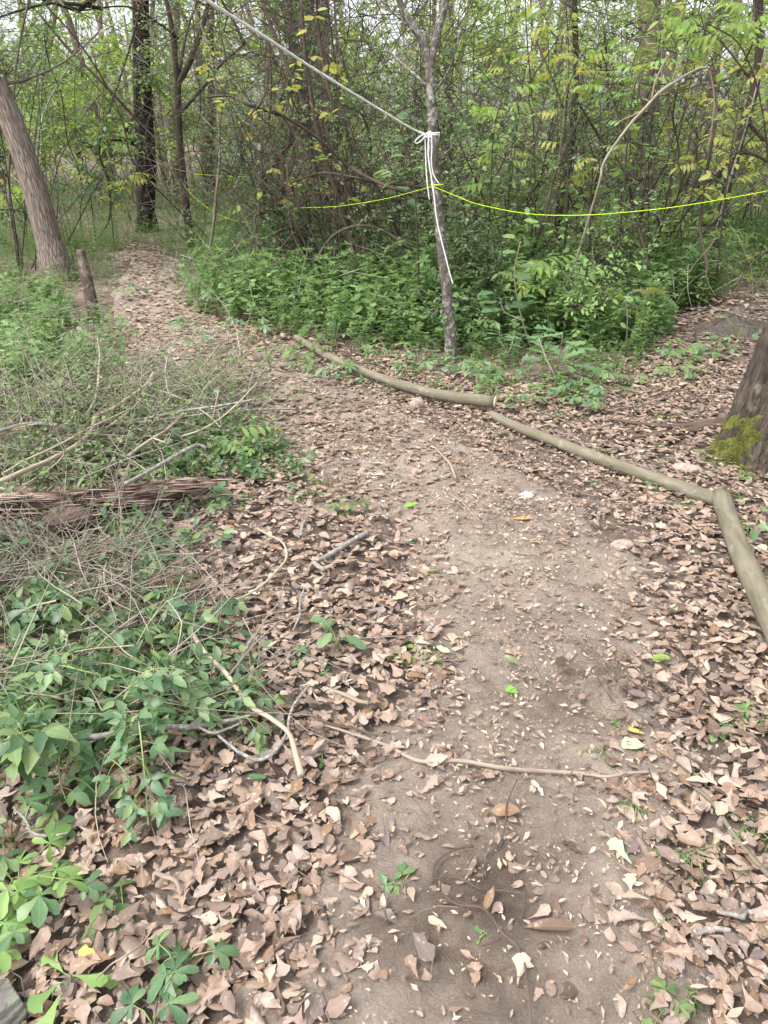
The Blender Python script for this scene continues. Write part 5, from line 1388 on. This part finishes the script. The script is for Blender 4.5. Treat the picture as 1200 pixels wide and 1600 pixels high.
bushes = [
 # label, px, Y, h, rad, mat, ntwigs, leaves per twig, leaf m
 ('small leaved privet bush just right of the roped tree', 735, 6.6, 2.6, .75, 'privet', 300, 13, .036),
 ('privet bush behind the roped tree and the rope tails', 690, 8.0, 2.9, .9, 'privet', 280, 13, .04),
 ('bluish privet bush in the middle of the green thicket', 800, 7.4, 2.8, .85, 'privet', 320, 13, .036),
 ('dense privet bush left of the arched bare branch', 880, 7.8, 3.0, .9, 'privet', 340, 13, .038),
 ('dark leaved bush high behind the top of the arched branch', 975, 9.4, 3.4, 1.0, 'dark', 260, 12, .06),
 ('thin privet bush behind the arched bare branch', 950, 8.0, 2.4, .8, 'privet', 200, 11, .036),
 ('lime green bush at the right behind the tilted tree', 1090, 10.5, 3.3, 1.1, 'lime', 220, 9, .06),
 ('open lime green bush at the right edge of the thicket', 1190, 9.8, 3.2, 1.0, 'lime', 200, 9, .06),
 ('sparse privet bush under the tilted tree', 1070, 8.4, 1.8, .8, 'privet', 150, 9, .036),
 ('dull green bush beyond the right frame edge near the tilted tree', 1290, 8.5, 3., 1.0, 'privet', 220, 10, .045),
 ('fresh green bush behind the vine curtain', 600, 10.2, 3.3, 1.1, 'lime', 240, 10, .05),
 ('privet bush left of the roped tree under the taut rope', 620, 8.4, 3.0, .8, 'privet', 240, 11, .038),
 ('brownish sparse bush tangled in the vines at the top centre', 545, 8.2, 3.1, .7, 'dark', 170, 8, .06),
 ('lime bush far behind between roped tree and pale trunk', 660, 12.5, 3.6, 1.3, 'lime', 230, 10, .06),
 ('green bush behind the crooked tree', 430, 12.0, 3.3, 1.1, 'privet', 200, 9, .05),
 ('pale bush right of the forked slim tree', 370, 14.0, 3.5, 1.3, 'lime', 200, 9, .06),
 ('sparse green bush behind the forked slim tree', 300, 13.4, 3.4, 1.1, 'privet', 180, 9, .05),
 ('pale green bush in the far left beyond the leaning trunk', 20, 14., 3.6, 1.3, 'lime', 200, 9, .07),
 ('misty green bush high behind the clearing left of the dark trunk', 120, 22., 4.6, 1.8, 'lime', 240, 10, .1),
 ('far green bush seen between the dark trunk and forked slim tree', 255, 21., 4.6, 1.5, 'privet', 240, 10, .09),
 ('far green bush behind the left end of the lime string', 330, 18., 4.3, 1.5, 'lime', 220, 10, .08),
 ('tall lime bush closing the gap high behind the vine curtain', 480, 13.5, 4.4, 1.3, 'lime', 260, 9, .075),
 ('tall green bush closing the gap left of the roped tree fork', 590, 14.5, 4.5, 1.4, 'lime', 260, 9, .075),
 ('tall pale bush high at the far right behind the golden saplings', 930, 15.5, 4.8, 1.5, 'lime', 260, 9, .08),
 ('tall pale green bush at the top left corner behind the leaning trunk', 30, 12.5, 4.4, 1.1, 'privet', 240, 9, .06),
 ('tall light bush high right of the dark trunk', 300, 17.5, 5., 1.5, 'lime', 260, 9, .09),
 ('dark ivy bush growing behind the leaning grey trunk', 78, 10.2, 2.2, .22, 'dark', 110, 10, .045),
 ('pale leafy bush in front of the leaning grey trunk top', 25, 8.6, 3.3, .6, 'privet', 130, 9, .045),
 ('bush left of the leaning grey trunk beyond the frame edge', -60, 9.5, 3.2, 1.0, 'privet', 230, 10, .045),
 ('lime bush between leaning trunk and blackened trunk far back', 150, 17.5, 3.6, 1.4, 'lime', 220, 9, .08),
 ('dull green bush beyond the clearing left of the blackened trunk', 190, 19., 3.2, 1.6, 'privet', 220, 9, .08),
 ('bright bush beyond the clearing at the far left', 60, 17., 3.8, 1.5, 'lime', 240, 9, .08),
 ('yellow green bush behind the blackened trunk', 250, 16.5, 3.8, 1.3, 'lime', 220, 9, .08),
 ('green bush in the gap right of the roped tree further back', 745, 10.8, 3.5, 1.1, 'lime', 260, 10, .055),
 ('lime bush behind the privets at the right centre', 850, 11.5, 3.7, 1.3, 'lime', 260, 10, .06),
 ('far lime bush behind the broad brown trunk', 1000, 14., 4.0, 1.5, 'lime', 260, 9, .075),
 ('far lime bush at the right behind the tilted tree', 1150, 14.5, 4.0, 1.6, 'lime', 260, 9, .075),
 ('low dark bush under the vine curtain', 470, 8.8, 1.1, .6, 'dark', 130, 9, .05),
 ('low privet bush at the foot of the thin crooked stem', 935, 6.9, 1.2, .6, 'privet', 130, 10, .035),
 ('loose broad leaved vine bush in front of the privet at centre', 790, 6.5, 2.7, .6, 'creeper_lime', 60, 7, .085),
 ('loose bush with big fresh leaves at the top right centre', 900, 6.9, 3.0, .7, 'lime', 70, 7, .09),
 ('loose bush with big golden leaves between arch and tilted tree', 1040, 7.2, 3.0, .8, 'yellow', 60, 7, .08),
 ('loose climbing bush with big green leaves high left of the roped tree', 590, 7.3, 3.0, .6, 'creeper', 55, 7, .085),
 ('loose brownish leaved climber at the top of the vine curtain', 520, 7.6, 3.0, .4, 'yellow', 40, 6, .08),
 ('low leafy bush hiding the foot of the arched bare branch', 918, 6.0, .8, .3, 'creeper_lime', 45, 8, .05),
 ('low leafy bush under the lime string at centre', 770, 6.3, 1.1, .5, 'privet', 130, 10, .035),
]
for b in bushes:
    lab, px, Y, h, rad, mat, ntw, per, leaf = b
    far = Y > 10
    if far: leaf *= 1.2
    if not far and rad > .55 and 'low' not in lab: Y += .6
    ntw = int(ntw * (1.7 if not far else 1.8))
    shrub(lab, px, Y, h, rad, mat, ntw, per, leaf, 7 if not far else 5, rg, tmpl=LEAF4 if Y > 7.9 else LEAF6, F=F4_ if Y > 7.9 else F6, group='bushes of the thicket', stem='twigdark' if mat != 'lime' else 'twig')

# bare sapling stems, each one a thing
for q in range(56):
    px = rg.uniform(-120, 1320); Y = rg.uniform(8.5, 17)
    if 130 < px < 290: Y = rg.uniform(14, 19)
    x = atY(px, 300, Y)[0]; b = np.array([x, Y, float(gh(x, Y)) - .02])
    h = rg.uniform(2.6, 4.5)
    P = grow(b[None], np.array([[rg.normal(0, .42), rg.normal(0, .2), 1.]]), np.array([h]), rg, k=9, wig=.45)[0]
    root = thing('bare_stem', 'thin bare sapling stem standing in the tangled thicket behind the herbs', 'sapling', b, 'thin bare stems in the thicket')
    mb = MB(); r0 = rg.uniform(.008, .02); add_tube(mb, P - b, np.linspace(r0, r0 * .4, 9), sides=6, sub=2); mb.build('stem', M[['twig', 'twigdark', 'twigpale'][q % 3]], root)
    n = int(rg.integers(10, 22)); k = rg.integers(2, 9, n)
    T = grow(P[k] - b, np.stack([rg.normal(0, 1, n), rg.normal(0, 1, n), rg.uniform(0, 1, n)], -1), rg.uniform(.3, 1.1, n), rg, k=5, wig=.6)
    A = MB(); twigs(T, rg.uniform(.0025, .005, n), .0012, A); tag(A.build('twigs', M[['twig', 'twigdark', 'twigpale'][q % 3]], root), kind='stuff')

# hanging vines: a fan of brown lianas falling from the vine hung tree to the herbs on its right
for q in range(54):
    if q < 36:
        tx, ty = rg.uniform(400, 530), rg.uniform(-40, 130); bx = tx + rg.uniform(-60, 190); Yt, Yb_ = rg.uniform(8., 9.4), rg.uniform(6.9, 9.0)
        lab, grp = 'thin brown vine hanging in the curtain between the crooked tree and roped tree', 'brown vines of the hanging curtain'
    elif q < 45:
        tx, ty = rg.uniform(0, 330), rg.uniform(-40, 60); bx = [rg.uniform(100, 165), rg.uniform(305, 380)][q % 2]; Yt, Yb_ = rg.uniform(9, 13), rg.uniform(9.5, 13)
        lab, grp = 'thin vine looping down between the leaning trunk and the forked slim tree', 'vines near the leaning trunk'
    else:
        tx, ty = rg.uniform(900, 1180), rg.uniform(-20, 160); bx = tx + rg.uniform(-90, 60); Yt, Yb_ = rg.uniform(7., 9.), rg.uniform(7., 9)
        lab, grp = 'thin dark vine drooping through the bushes at the right of the thicket', 'vines among the right bushes'
    a = atY(tx, ty, Yt); bb = atY(bx, 400, Yb_); bb[2] = float(gh(bb[0], bb[1]))
    s = np.linspace(0, 1, 8)[:, None]
    P = a * (1 - s) + bb * s + rg.normal(0, .10, (8, 3)) * np.sin(s * pi) + np.array([0, 0, -1]) * np.sin(s * pi) * rg.uniform(-.15, .3)
    root = thing('hanging_vine', lab, 'vine', P[-1], grp)
    r0 = rg.uniform(.004, .011) * (1.9 if q % 5 == 0 else 1)
    mb = MB(); add_tube(mb, P - P[-1], np.linspace(r0 * .7, r0, 8), sides=6, sub=4, rf=bark_rf(q, .1, sf=9)); mb.build('stem', M['vine'], root)

LIM = [('dark branch arching right across the vine curtain to the roped tree', [(430, 172), (490, 212), (545, 262), (610, 292), (690, 318), (770, 345)], [4, 4.5, 5, 5, 4, 3], 7.0),
       ('dark thin branch running level left of the roped tree above the lime string', [(455, 285), (500, 272), (545, 274), (590, 284), (640, 288), (700, 300)], [3, 3.5, 4, 4, 3.5, 2.5], 7.3),
       ('brown bare limb curving from the slim tree towards the vine curtain', [(318, 152), (360, 150), (395, 165), (430, 178), (470, 192), (530, 203)], [3, 3.5, 4, 4, 4, 3], 9.0),
       ('thick dark vine slanting from the curtain foot up towards the taut rope', [(640, 405), (606, 330), (560, 250), (520, 160), (500, 60), (496, -20)], [6, 6, 6, 5.5, 5, 4], 7.4),
       ('thick vine slanting left to right through the middle of the curtain', [(600, 440), (565, 340), (520, 240), (470, 150), (430, 60), (400, -20)], [7, 7, 6.5, 6, 6, 5], 7.8),
       ('low bent vine sprawling over the herbs beneath the curtain', [(490, 410), (520, 370), (560, 352), (600, 360), (640, 385), (665, 415)], [4, 5, 5, 5, 4, 3], 7.2),
       ('dark stem leaning right through the bushes below the arched branch', [(830, 400), (846, 330), (868, 270), (905, 200), (935, 150)], [5, 5, 4.5, 4, 3], 7.0),
       ('dark stem leaning left through the bushes right of the lime string low point', [(1010, 420), (1000, 340), (975, 270), (940, 215), (900, 160)], [5, 5, 4.5, 4, 3], 7.1),
       ('dark wiry stem bending down near the right edge over the string', [(1105, 110), (1117, 160), (1103, 220), (1100, 290), (1096, 360), (1100, 425)], [3.5, 4, 4.5, 4.5, 5, 5], 6.8),
       ('long bare limb drooping from upper left behind the leaning trunk', [(60, 20), (110, 80), (165, 130), (215, 190), (262, 232)], [4, 4.5, 4, 3.5, 2.5], 10.2)]
for lab, pts, ws, Y in LIM:
    P = px_line(pts, Y); P[:, 1] += rg.normal(0, .12, len(P))
    root = thing('arching_vine', lab, 'vine', P[0])
    mb = MB(); add_tube(mb, P - P[0], [wpx(q_, p_) for q_, p_ in zip(ws, P)], sides=8, sub=6, rf=bark_rf(len(pts), .12, sf=9)); mb.build('stem', M['vine'], root)
    n = 7; k = rg.integers(1, len(P), n)
    A = MB(); twigs(grow(P[k] - P[0], rg.normal(0, 1, (n, 3)), rg.uniform(.3, .8, n), rg, k=5, wig=.6), rg.uniform(.002, .004, n), .001, A); tag(A.build('twigs', M['twigdark'], root), kind='stuff')

def tangle(name, label, n, box, mat, ln, rr, rgs, dens=None, dirz=.3):
    """a mass of thin curved twigs nobody could count"""
    px = rgs.uniform(box[0], box[1], n); Y = rgs.uniform(box[2], box[3], n); z = rgs.uniform(box[4], box[5], n)
    x = (px - 600) / FPX * Y * 1.05
    st = np.stack([x, Y, gh(x, Y) + z], -1)
    d = rgs.normal(0, 1, (n, 3)); d[:, 2] = d[:, 2] * dirz + rgs.choice([-.5, .5], n) * (dirz > .25)
    P = grow(st, d, ln * rgs.uniform(.4, 1.5, n), rgs, k=6, wig=.42)
    P[..., 2] = np.maximum(P[..., 2], gh(P[..., 0], P[..., 1]) + .01)
    mb = MB(); twigs(P, rr * rgs.uniform(.6, 1.6, n), rr * .4, mb)
    return tag(mb.build(name, M[mat]), label, 'twigs', kind='stuff')
rg = R(401)
tangle('twig_tangle', 'dense tangle of dark twigs and vines around the vine hung tree', 800, (380, 680, 7.2, 10.5, 0., 3.0), 'twigdark', 1.1, .0042, rg)
tangle('twig_tangle', 'pale brown twig tangle behind the crooked tree and the vine curtain', 900, (300, 640, 9.5, 15., 0., 3.4), 'twig', 1.2, .0045, rg)
tangle('twig_tangle', 'grey twig tangle between the leaning trunk and the forked slim tree', 420, (-100, 330, 10.5, 18., .9, 3.6), 'twigdark', 1.2, .0042, rg)
tangle('twig_tangle', 'dark twig tangle inside the privet bushes on the right', 600, (650, 1260, 7., 11., 0., 2.6), 'twigdark', 1.0, .004, rg)
tangle('twig_tangle', 'light twig tangle behind the bushes on the right', 500, (650, 1300, 9., 15., 0., 3.4), 'twig', 1.2, .005, rg)
tangle('twig_tangle', 'fine pale dead stems sticking out of the herbs along the thicket edge', 260, (300, 1150, 6., 8.5, 0.05, .5), 'twigpale', .5, .0026, rg)

# brush heap on the left
def brush(name, label, n, poly, mat, ln, rr, hmax, seed, leafmat=None, per=0, leaf=.02, flatk=.25):
    r_ = R(seed)
    pts = []
    xs = [p[0] for p in poly]; ys_ = [p[1] for p in poly]
    while len(pts) < n:
        a, b = r_.uniform(min(xs), max(xs)), r_.uniform(min(ys_), max(ys_))
        if in_poly(np.array([a]), np.array([b]), poly)[0]: pts.append(at(a, b))
    st = np.array(pts); st[:, 2] += hmax * r_.random(n) ** 1.3 + .01
    d = r_.normal(0, 1, (n, 3)); d[:, 2] *= flatk
    P = grow(st, d, ln * r_.uniform(.35, 1.6, n), r_, k=6, wig=.55)
    P[..., 2] = np.maximum(P[..., 2], gh(P[..., 0], P[..., 1]) + .012)
    mb = MB(); twigs(P, rr * r_.uniform(.6, 1.7, n), rr * .4, mb)
    o = tag(mb.build(name, M[mat]), label, 'brush', kind='stuff')
    if per:
        B = MB(); leaves_on(B, P, r_, per, leaf, LEAF4, F4_, spread=.8)
        tag(B.build('brush_leaves', M[leafmat]), 'small wilted leaves still on the cut brush at the left', 'leaves', kind='stuff')
HEAP = [(-200, 635), (60, 618), (230, 588), (330, 590), (400, 625), (350, 670), (230, 720), (100, 770), (-200, 775)]
brush('brush_heap', 'heap of cut thin green and grey twigs behind the rotten log', 1500, HEAP, 'twigpale', .5, .0024, .15, 501, 'brushleaf', 10, .026)
brush('brush_heap', 'darker twigs buried inside the cut brush heap behind the rotten log', 700, HEAP, 'twig', .45, .0024, .08, 502, 'brushleaf', 14, .026)
brush('dead_rootlets', 'mat of dry pinkish rootlets and twigs below the rotten log', 900, [(-100, 825), (120, 822), (220, 850), (215, 930), (120, 940), (-100, 930)], 'twigpale', .3, .0016, .10, 503)
brush('dead_rootlets', 'fine dry rootlets among the creepers near the tan vine stem', 420, [(180, 930), (300, 920), (330, 980), (280, 1030), (200, 1010)], 'twig', .22, .0014, .08, 504)
brush('dead_stems', 'thin dry stems lying over the creeper patch', 240, [(-100, 880), (300, 880), (420, 1000), (430, 1130), (200, 1200), (-100, 1180)], 'twigpale', .4, .002, .2, 505)
brush('dead_stems', 'thin dry stems lying over the herbs left of the trail', 90, [(-100, 470), (150, 470), (190, 600), (60, 640), (-100, 640)], 'twigpale', .6, .0028, .35, 506)

for q in range(26):                                            # separate cut sticks lying in the heap
    while True:
        a_, b_ = rg.uniform(-60, 290), rg.uniform(600, 765)
        if in_poly(np.array([a_]), np.array([b_]), HEAP)[0]: break
    c_ = at(a_, b_, rg.uniform(.06, .2)); an = rg.uniform(-.6, 2.2); L_q = rg.uniform(.25, .7)
    P = grow(c_[None], np.array([[cos(an), sin(an), rg.uniform(-.12, .25)]]), np.array([L_q]), rg, k=7, wig=.35)[0]
    P[:, 2] = np.maximum(P[:, 2], gh(P[:, 0], P[:, 1]) + .03)
    pale = q % 3 > 0
    root = thing('cut_stick', ('pale peeled stick' if pale else 'grey barked stick') + ' lying in the cut brush heap behind the rotten log', 'stick', P[0], 'cut sticks in the brush heap')
    r0 = rg.uniform(.004, .009)
    mb = MB(); add_tube(mb, P - P[0], np.linspace(r0, r0 * .5, 7), sides=7, sub=4, rf=bark_rf(q + 300, .1, sf=14)); mb.build('stem', M['stickpale' if pale else 'lichen'], root)
    k_ = int(rg.integers(2, 5)); T = P[k_] + np.cumsum(np.vstack([[0, 0, 0], rg.normal(0, .05, (3, 3)) + [.03, .04, .02]]), axis=0)
    mb = MB(); add_tube(mb, T - P[0], np.linspace(r0 * .6, r0 * .25, 4), sides=6, sub=3); mb.build('twig', M['stickpale' if pale else 'lichen'], root)

# broader leaved weeds mixed into the herbs and the brush
def weed_template(seed):
    r_ = R(seed); V = []; T = []; n = 0
    st = np.array([[0, 0, 0], [r_.normal(0, .05), r_.normal(0, .05), .5], [r_.normal(0, .12), r_.normal(0, .12), 1.]])
    mbt = MB(); twigs(st[None], np.array([.012]), .006, mbt); V.append(mbt.V[0]); n = len(mbt.V[0])
    for q in mbt.Q[0]: T += [(q[0], q[1], q[2]), (q[0], q[2], q[3])]
    for i in range(6):
        u = .3 + .7 * i / 5; p = st[1] * (1 - abs(2 * u - 1)) + (st[2] * (2 * u - 1) if u > .5 else 0)
        for sg in (0, pi):
            a_ = i * 1.57 + sg + r_.normal(0, .3); L = .36 * (1.15 - .6 * u) * r_.uniform(.7, 1.2)
            y = np.array([cos(a_), sin(a_), r_.uniform(-.3, .35)]); x = np.array([-sin(a_), cos(a_), 0])
            W = np.array([p + (x * q[0] * 1.25 + y * q[1] + np.array([0, 0, 1]) * q[2]) * L for q in LEAF6]); V.append(W)
            T += [tuple(v + n for v in f) for f in F6]; n += 6
    return np.concatenate(V), np.array(T)
r_ = R(530); mb = MB()
tpl = [weed_template(540 + q) for q in range(5)]
GR = [(p[0] + (20 if p[0] < 300 else 0), min(p[1], 545)) for p in GREEN_R]
for poly, n, h0, h1 in ((GR, 520, .15, .42), (GREEN_L, 300, .1, .32), ([(-60, 640), (230, 620), (370, 650), (400, 740), (330, 765), (-60, 780)], 130, .06, .16), ([(560, 585), (760, 640), (1000, 640), (1130, 560), (1000, 540), (700, 575)], 70, .06, .16)):
    xs_, ys2 = [p[0] for p in poly], [p[1] for p in poly]; pp = []
    while len(pp) < n:
        a_, b_ = r_.uniform(max(-200, min(xs_)), min(1300, max(xs_)), 200), min(ys2) + (max(ys2) - min(ys2)) * r_.random(200) ** .8
        k_ = in_poly(a_, b_, poly) & (vnoise(a_ / 45, b_ / 22, 3) > .42) & ~((a_ > 95) & (a_ < 185) & (b_ > 440) & (b_ < 560))
        pp += [at(u, v) for u, v in zip(a_[k_], b_[k_])]
    pp = np.array(pp[:n]); kd = r_.integers(0, 5, n)
    for q, (V, T) in enumerate(tpl):
        s_ = kd == q; m_ = int(s_.sum()); a_ = r_.uniform(0, 6.28, m_)
        frames_scatter(mb, V, T, pp[s_], np.stack([np.cos(a_), np.sin(a_), 0 * a_], -1), np.stack([r_.normal(0, .25, m_), r_.normal(0, .25, m_), np.ones(m_)], -1), r_.uniform(h0, h1, m_))
tag(mb.build('leafy_weeds', M['weed']), 'taller broad leaved weeds mixed through the green herbs and the brush', 'weeds', kind='stuff')

# understorey creeping cover filling the left patch (tiny leaves nobody could count)
r_ = R(520)
pts = []
for poly, n in (([(-120, 930), (230, 930), (330, 1010), (400, 1080), (300, 1160), (130, 1190), (-120, 1220)], 620), ([(180, 660), (330, 650), (430, 690), (460, 740), (350, 760), (200, 740)], 260), ([(-120, 800), (260, 800), (330, 860), (180, 930), (-120, 930)], 200)):
    xs = [p[0] for p in poly]; ys_ = [p[1] for p in poly]; c = 0
    while c < n:
        a, b = r_.uniform(min(xs), max(xs)), r_.uniform(min(ys_), max(ys_))
        if in_poly(np.array([a]), np.array([b]), poly)[0]: pts.append(at(a, b)); c += 1
st = np.array(pts); n = len(st)
d = r_.normal(0, .6, (n, 3)); d[:, 2] = np.abs(d[:, 2]) + .4
P = grow(st, d, r_.uniform(.06, .2, n), r_, k=5, wig=.6)
A = MB(); twigs(P, .0014, .0008, A); leaves_on(A, P, r_, 6, .042, LEAF6, F6, m=1)
tag(A.build('understorey', [M['stemgreen'], M['creeper']]), 'small leafy undergrowth beneath the brambles on the left', 'undergrowth', kind='stuff')

# the far wood: trunks and spring foliage that read as one mass
r_ = R(601)
mb = MB()
n = 130
Y = r_.uniform(17, 44, n); x = r_.uniform(-1, 1, n) * (Y * .75 + 2)
for q in range(n):
    h = r_.uniform(4, 9); b = np.array([x[q], Y[q], float(gh(x[q], Y[q])) - .05])
    P = grow(b[None], np.array([[r_.normal(0, .1), 0, 1.]]), np.array([h]), r_, k=6, wig=.15)[0]
    add_tube(mb, P, np.linspace(r_.uniform(.05, .17), .04, 6), sides=6, sub=1)
n = 6300
Y = r_.uniform(17, 46, n); x = r_.uniform(-1, 1, n) * (Y * .62 + 2); z = r_.uniform(.1, 1., n) ** 1.2 * (1.5 + Y * .235)
gap = vnoise(x / Y * 9 + 40, z / Y * 22 + Y * .02, 9)
k = gap < np.where(x / Y < -.22, .76, .9)
st = np.stack([x, Y, z], -1)[k]; n = len(st)
T = grow(st, r_.normal(0, 1, (n, 3)), r_.uniform(.7, 2.0, n), r_, k=5, wig=.5, droop=-.2)
twigs(T, .007, .003, mb)
leaves_on(mb, T, r_, 11, .17, LEAF4, F4_, m=1, jit=.6)
tag(mb.build('far_woodland', [M['bgbark'], M['far']]), 'pale spring woodland far behind the thicket', 'woodland', kind='stuff')

# ================================================================== FALLEN LEAVES ONE CAN PICK OUT
rg = R(701)
def fallen(label, px, py, kind, mat, size, ang, cat='leaf', group=None, lift=.03, tilt=(0, 0), variant=0, name='fallen_leaf'):
    c = at(px, py)
    me = leafmesh(kind, mat)[variant % 5]
    o = link(name, me)
    off = Vector((-sin(ang) * -size * .5, -cos(ang) * size * .5, 0))
    o.location = Vector((c[0], c[1], float(gh(c[0], c[1])) + lift)) + Matrix.Rotation(ang, 3, 'Z') @ Vector((0, -size * .5, 0))
    o.rotation_euler = (tilt[0], tilt[1], ang)
    o.scale = (size,) * 3
    return tag(o, label, cat, group)
special = [
 ('pale green fallen leaf lying alone on the bare soil at lower right', 966, 1348, 'spat', 'palegreen', .075, .5),
 ('pale cream green leaf curled on the path beside the yellow leaf', 985, 1178, 'oval', 'palegreen', .07, 1.4),
 ('yellow fallen leaf on the path beside a green sprout', 990, 1158, 'obov', 'gold', .05, 1.2),
 ('rolled bright green leaf on the dark soil at the right of the path', 1030, 1042, 'oval', 'brightgreen', .06, 1.5),
 ('bright green leaf on the left edge of the bare path', 677, 903, 'oval', 'brightgreen', .06, 1.6),
 ('dull green leaf lying on soil above the bright green leaf', 638, 860, 'oval', 'creeper', .05, 1.6),
 ('small pale green leaf standing on the path near its middle', 904, 956, 'oval', 'palegreen', .045, .2),
 ('orange brown leaf on the soil at the top of the bare path', 814, 819, 'lance', 'orange', .09, 1.3),
 ('round orange leaf on the bare path', 838, 858, 'oval', 'orange', .035, .7),
 ('white undersided leaf lying on crushed green leaves at the path edge', 660, 1018, 'obov', 'cream', .06, 1.3),
 ('pale greenish white leaf right of the crushed green leaves', 692, 1030, 'oval', 'palegreen', .05, 1.1),
 ('yellow green leaf on the soil at the right beside the pole', 1050, 962, 'oval', 'palegreen', .045, .2),
 ('cream white oval leaf on the dead leaves beside the tan runner', 398, 938, 'oval', 'cream', .05, 1.2),
 ('green leaf flat on the litter near the top of the path', 640, 797, 'lance', 'brightgreen', .085, 1.5),
 ('yellow green leaf on the litter left of the top of the path', 592, 752, 'lance', 'palegreen', .08, 1.5),
 ('small green leaf on the bare soil left of the root clod', 798, 1047, 'oval', 'brightgreen', .04, 1.0),
 ('green leaf with pale edge on soil above the long thin stick', 797, 1092, 'oval', 'brightgreen', .05, .9),
 ('golden yellow leaf in the lower left dead leaves', 142, 1508, 'obov', 'gold', .06, 1.2),
 ('round cream leaf among the dead leaves right of the bark strip', 348, 1414, 'obov', 'cream', .04, .4),
 ('pale green leaf among the dead leaves below the round cream leaf', 362, 1455, 'lance', 'palegreen', .055, -.6),
 ('dark green leaf flat on the dead leaves right of the bramble', 403, 1229, 'oval', 'creeper', .05, 1.4),
 ('pale yellow leaf on the dead leaves at the left edge of the path', 540, 1265, 'oval', 'cream', .035, .3),
 ('pale green leaf at the right edge of the grassy weed patch', 1150, 1372, 'oval', 'palegreen', .045, .5),
 ('purplish grey dead leaf lying on the soil of the lower path', 788, 1281, 'oval', 'dead_one', .075, 1.4),
 ('reddish flat dead leaf slab lying at the bottom of the damp patch', 855, 1464, 'lance', 'dead_one', .11, 1.5),
 ('upright pale curled dead leaf at the right side of the path', 965, 1252, 'oak', 'dead_one', .085, .6),
 ('tan arrow shaped dead leaf on the grey soil at lower right', 978, 1450, 'oak', 'dead_one', .085, 1.4),
 ('grey heart shaped dead leaf on the damp soil at lower left', 660, 1498, 'ovate', 'dead_one', .07, .6),
 ('pointed pale brown leaf standing at the bottom edge of the photo', 494, 1580, 'lance', 'dead_one', .11, -.2),
 ('light tan crumpled leaf on the left edge of the lower path', 540, 1385, 'spat', 'dead_one', .09, 1.),
 ('long light brown leaf slanting on the damp soil', 763, 1420, 'lance', 'dead_one', .07, -.4),
]
for q, (lab, px, py, kd, mt, sz, an) in enumerate(special):
    fallen(lab, px, py, kd, mt, sz * .92, an, tilt=(rg.normal(0, .15), rg.normal(0, .2)), variant=q, lift=.035)
kinds = ['oak', 'lobed', 'spat', 'obov', 'ovate', 'lance']
SHAPE = {'oak': 'deeply lobed', 'lobed': 'three lobed', 'spat': 'wedge shaped', 'obov': 'blunt oval', 'ovate': 'pointed oval', 'lance': 'narrow'}
def scatter_leaves(n, gen, label, group):
    c = 0
    while c < n:
        px, py = gen()
        b = capsule(np.array([px]), np.array([py]), BARE)[0]
        if rg.random() < b * .75: continue
        kd = kinds[rg.integers(0, 6)]
        fallen(label.replace('SHAPE', SHAPE[kd]), px, py, kd, 'dead_one', rg.uniform(.035, .066), rg.uniform(0, 6.28), group=group, tilt=(rg.normal(0, .16), rg.normal(0, .2) + (pi if rg.random() < .3 else 0)), variant=int(rg.integers(0, 5)), lift=rg.uniform(.03, .05) * (1 - .4 * b))
        c += 1
scatter_leaves(120, lambda: (rg.uniform(0, 520), rg.uniform(1200, 1600)), 'SHAPE dry brown leaf in the drift left of the lower path', 'dead leaves at the lower left')
scatter_leaves(70, lambda: (rg.uniform(1000, 1200), rg.uniform(1020, 1600)), 'SHAPE dry tan leaf in the litter along the right side of the path', 'dead leaves along the right side')
scatter_leaves(60, lambda: (rg.uniform(420, 740), rg.uniform(880, 1230)), 'SHAPE dry pinkish brown leaf between the creepers and the bare path', 'dead leaves between creepers and path')
scatter_leaves(36, lambda: (rg.uniform(520, 1000), rg.uniform(1180, 1600)), 'single SHAPE dry leaf lying on the bare trodden soil', 'dead leaves on the bare soil')
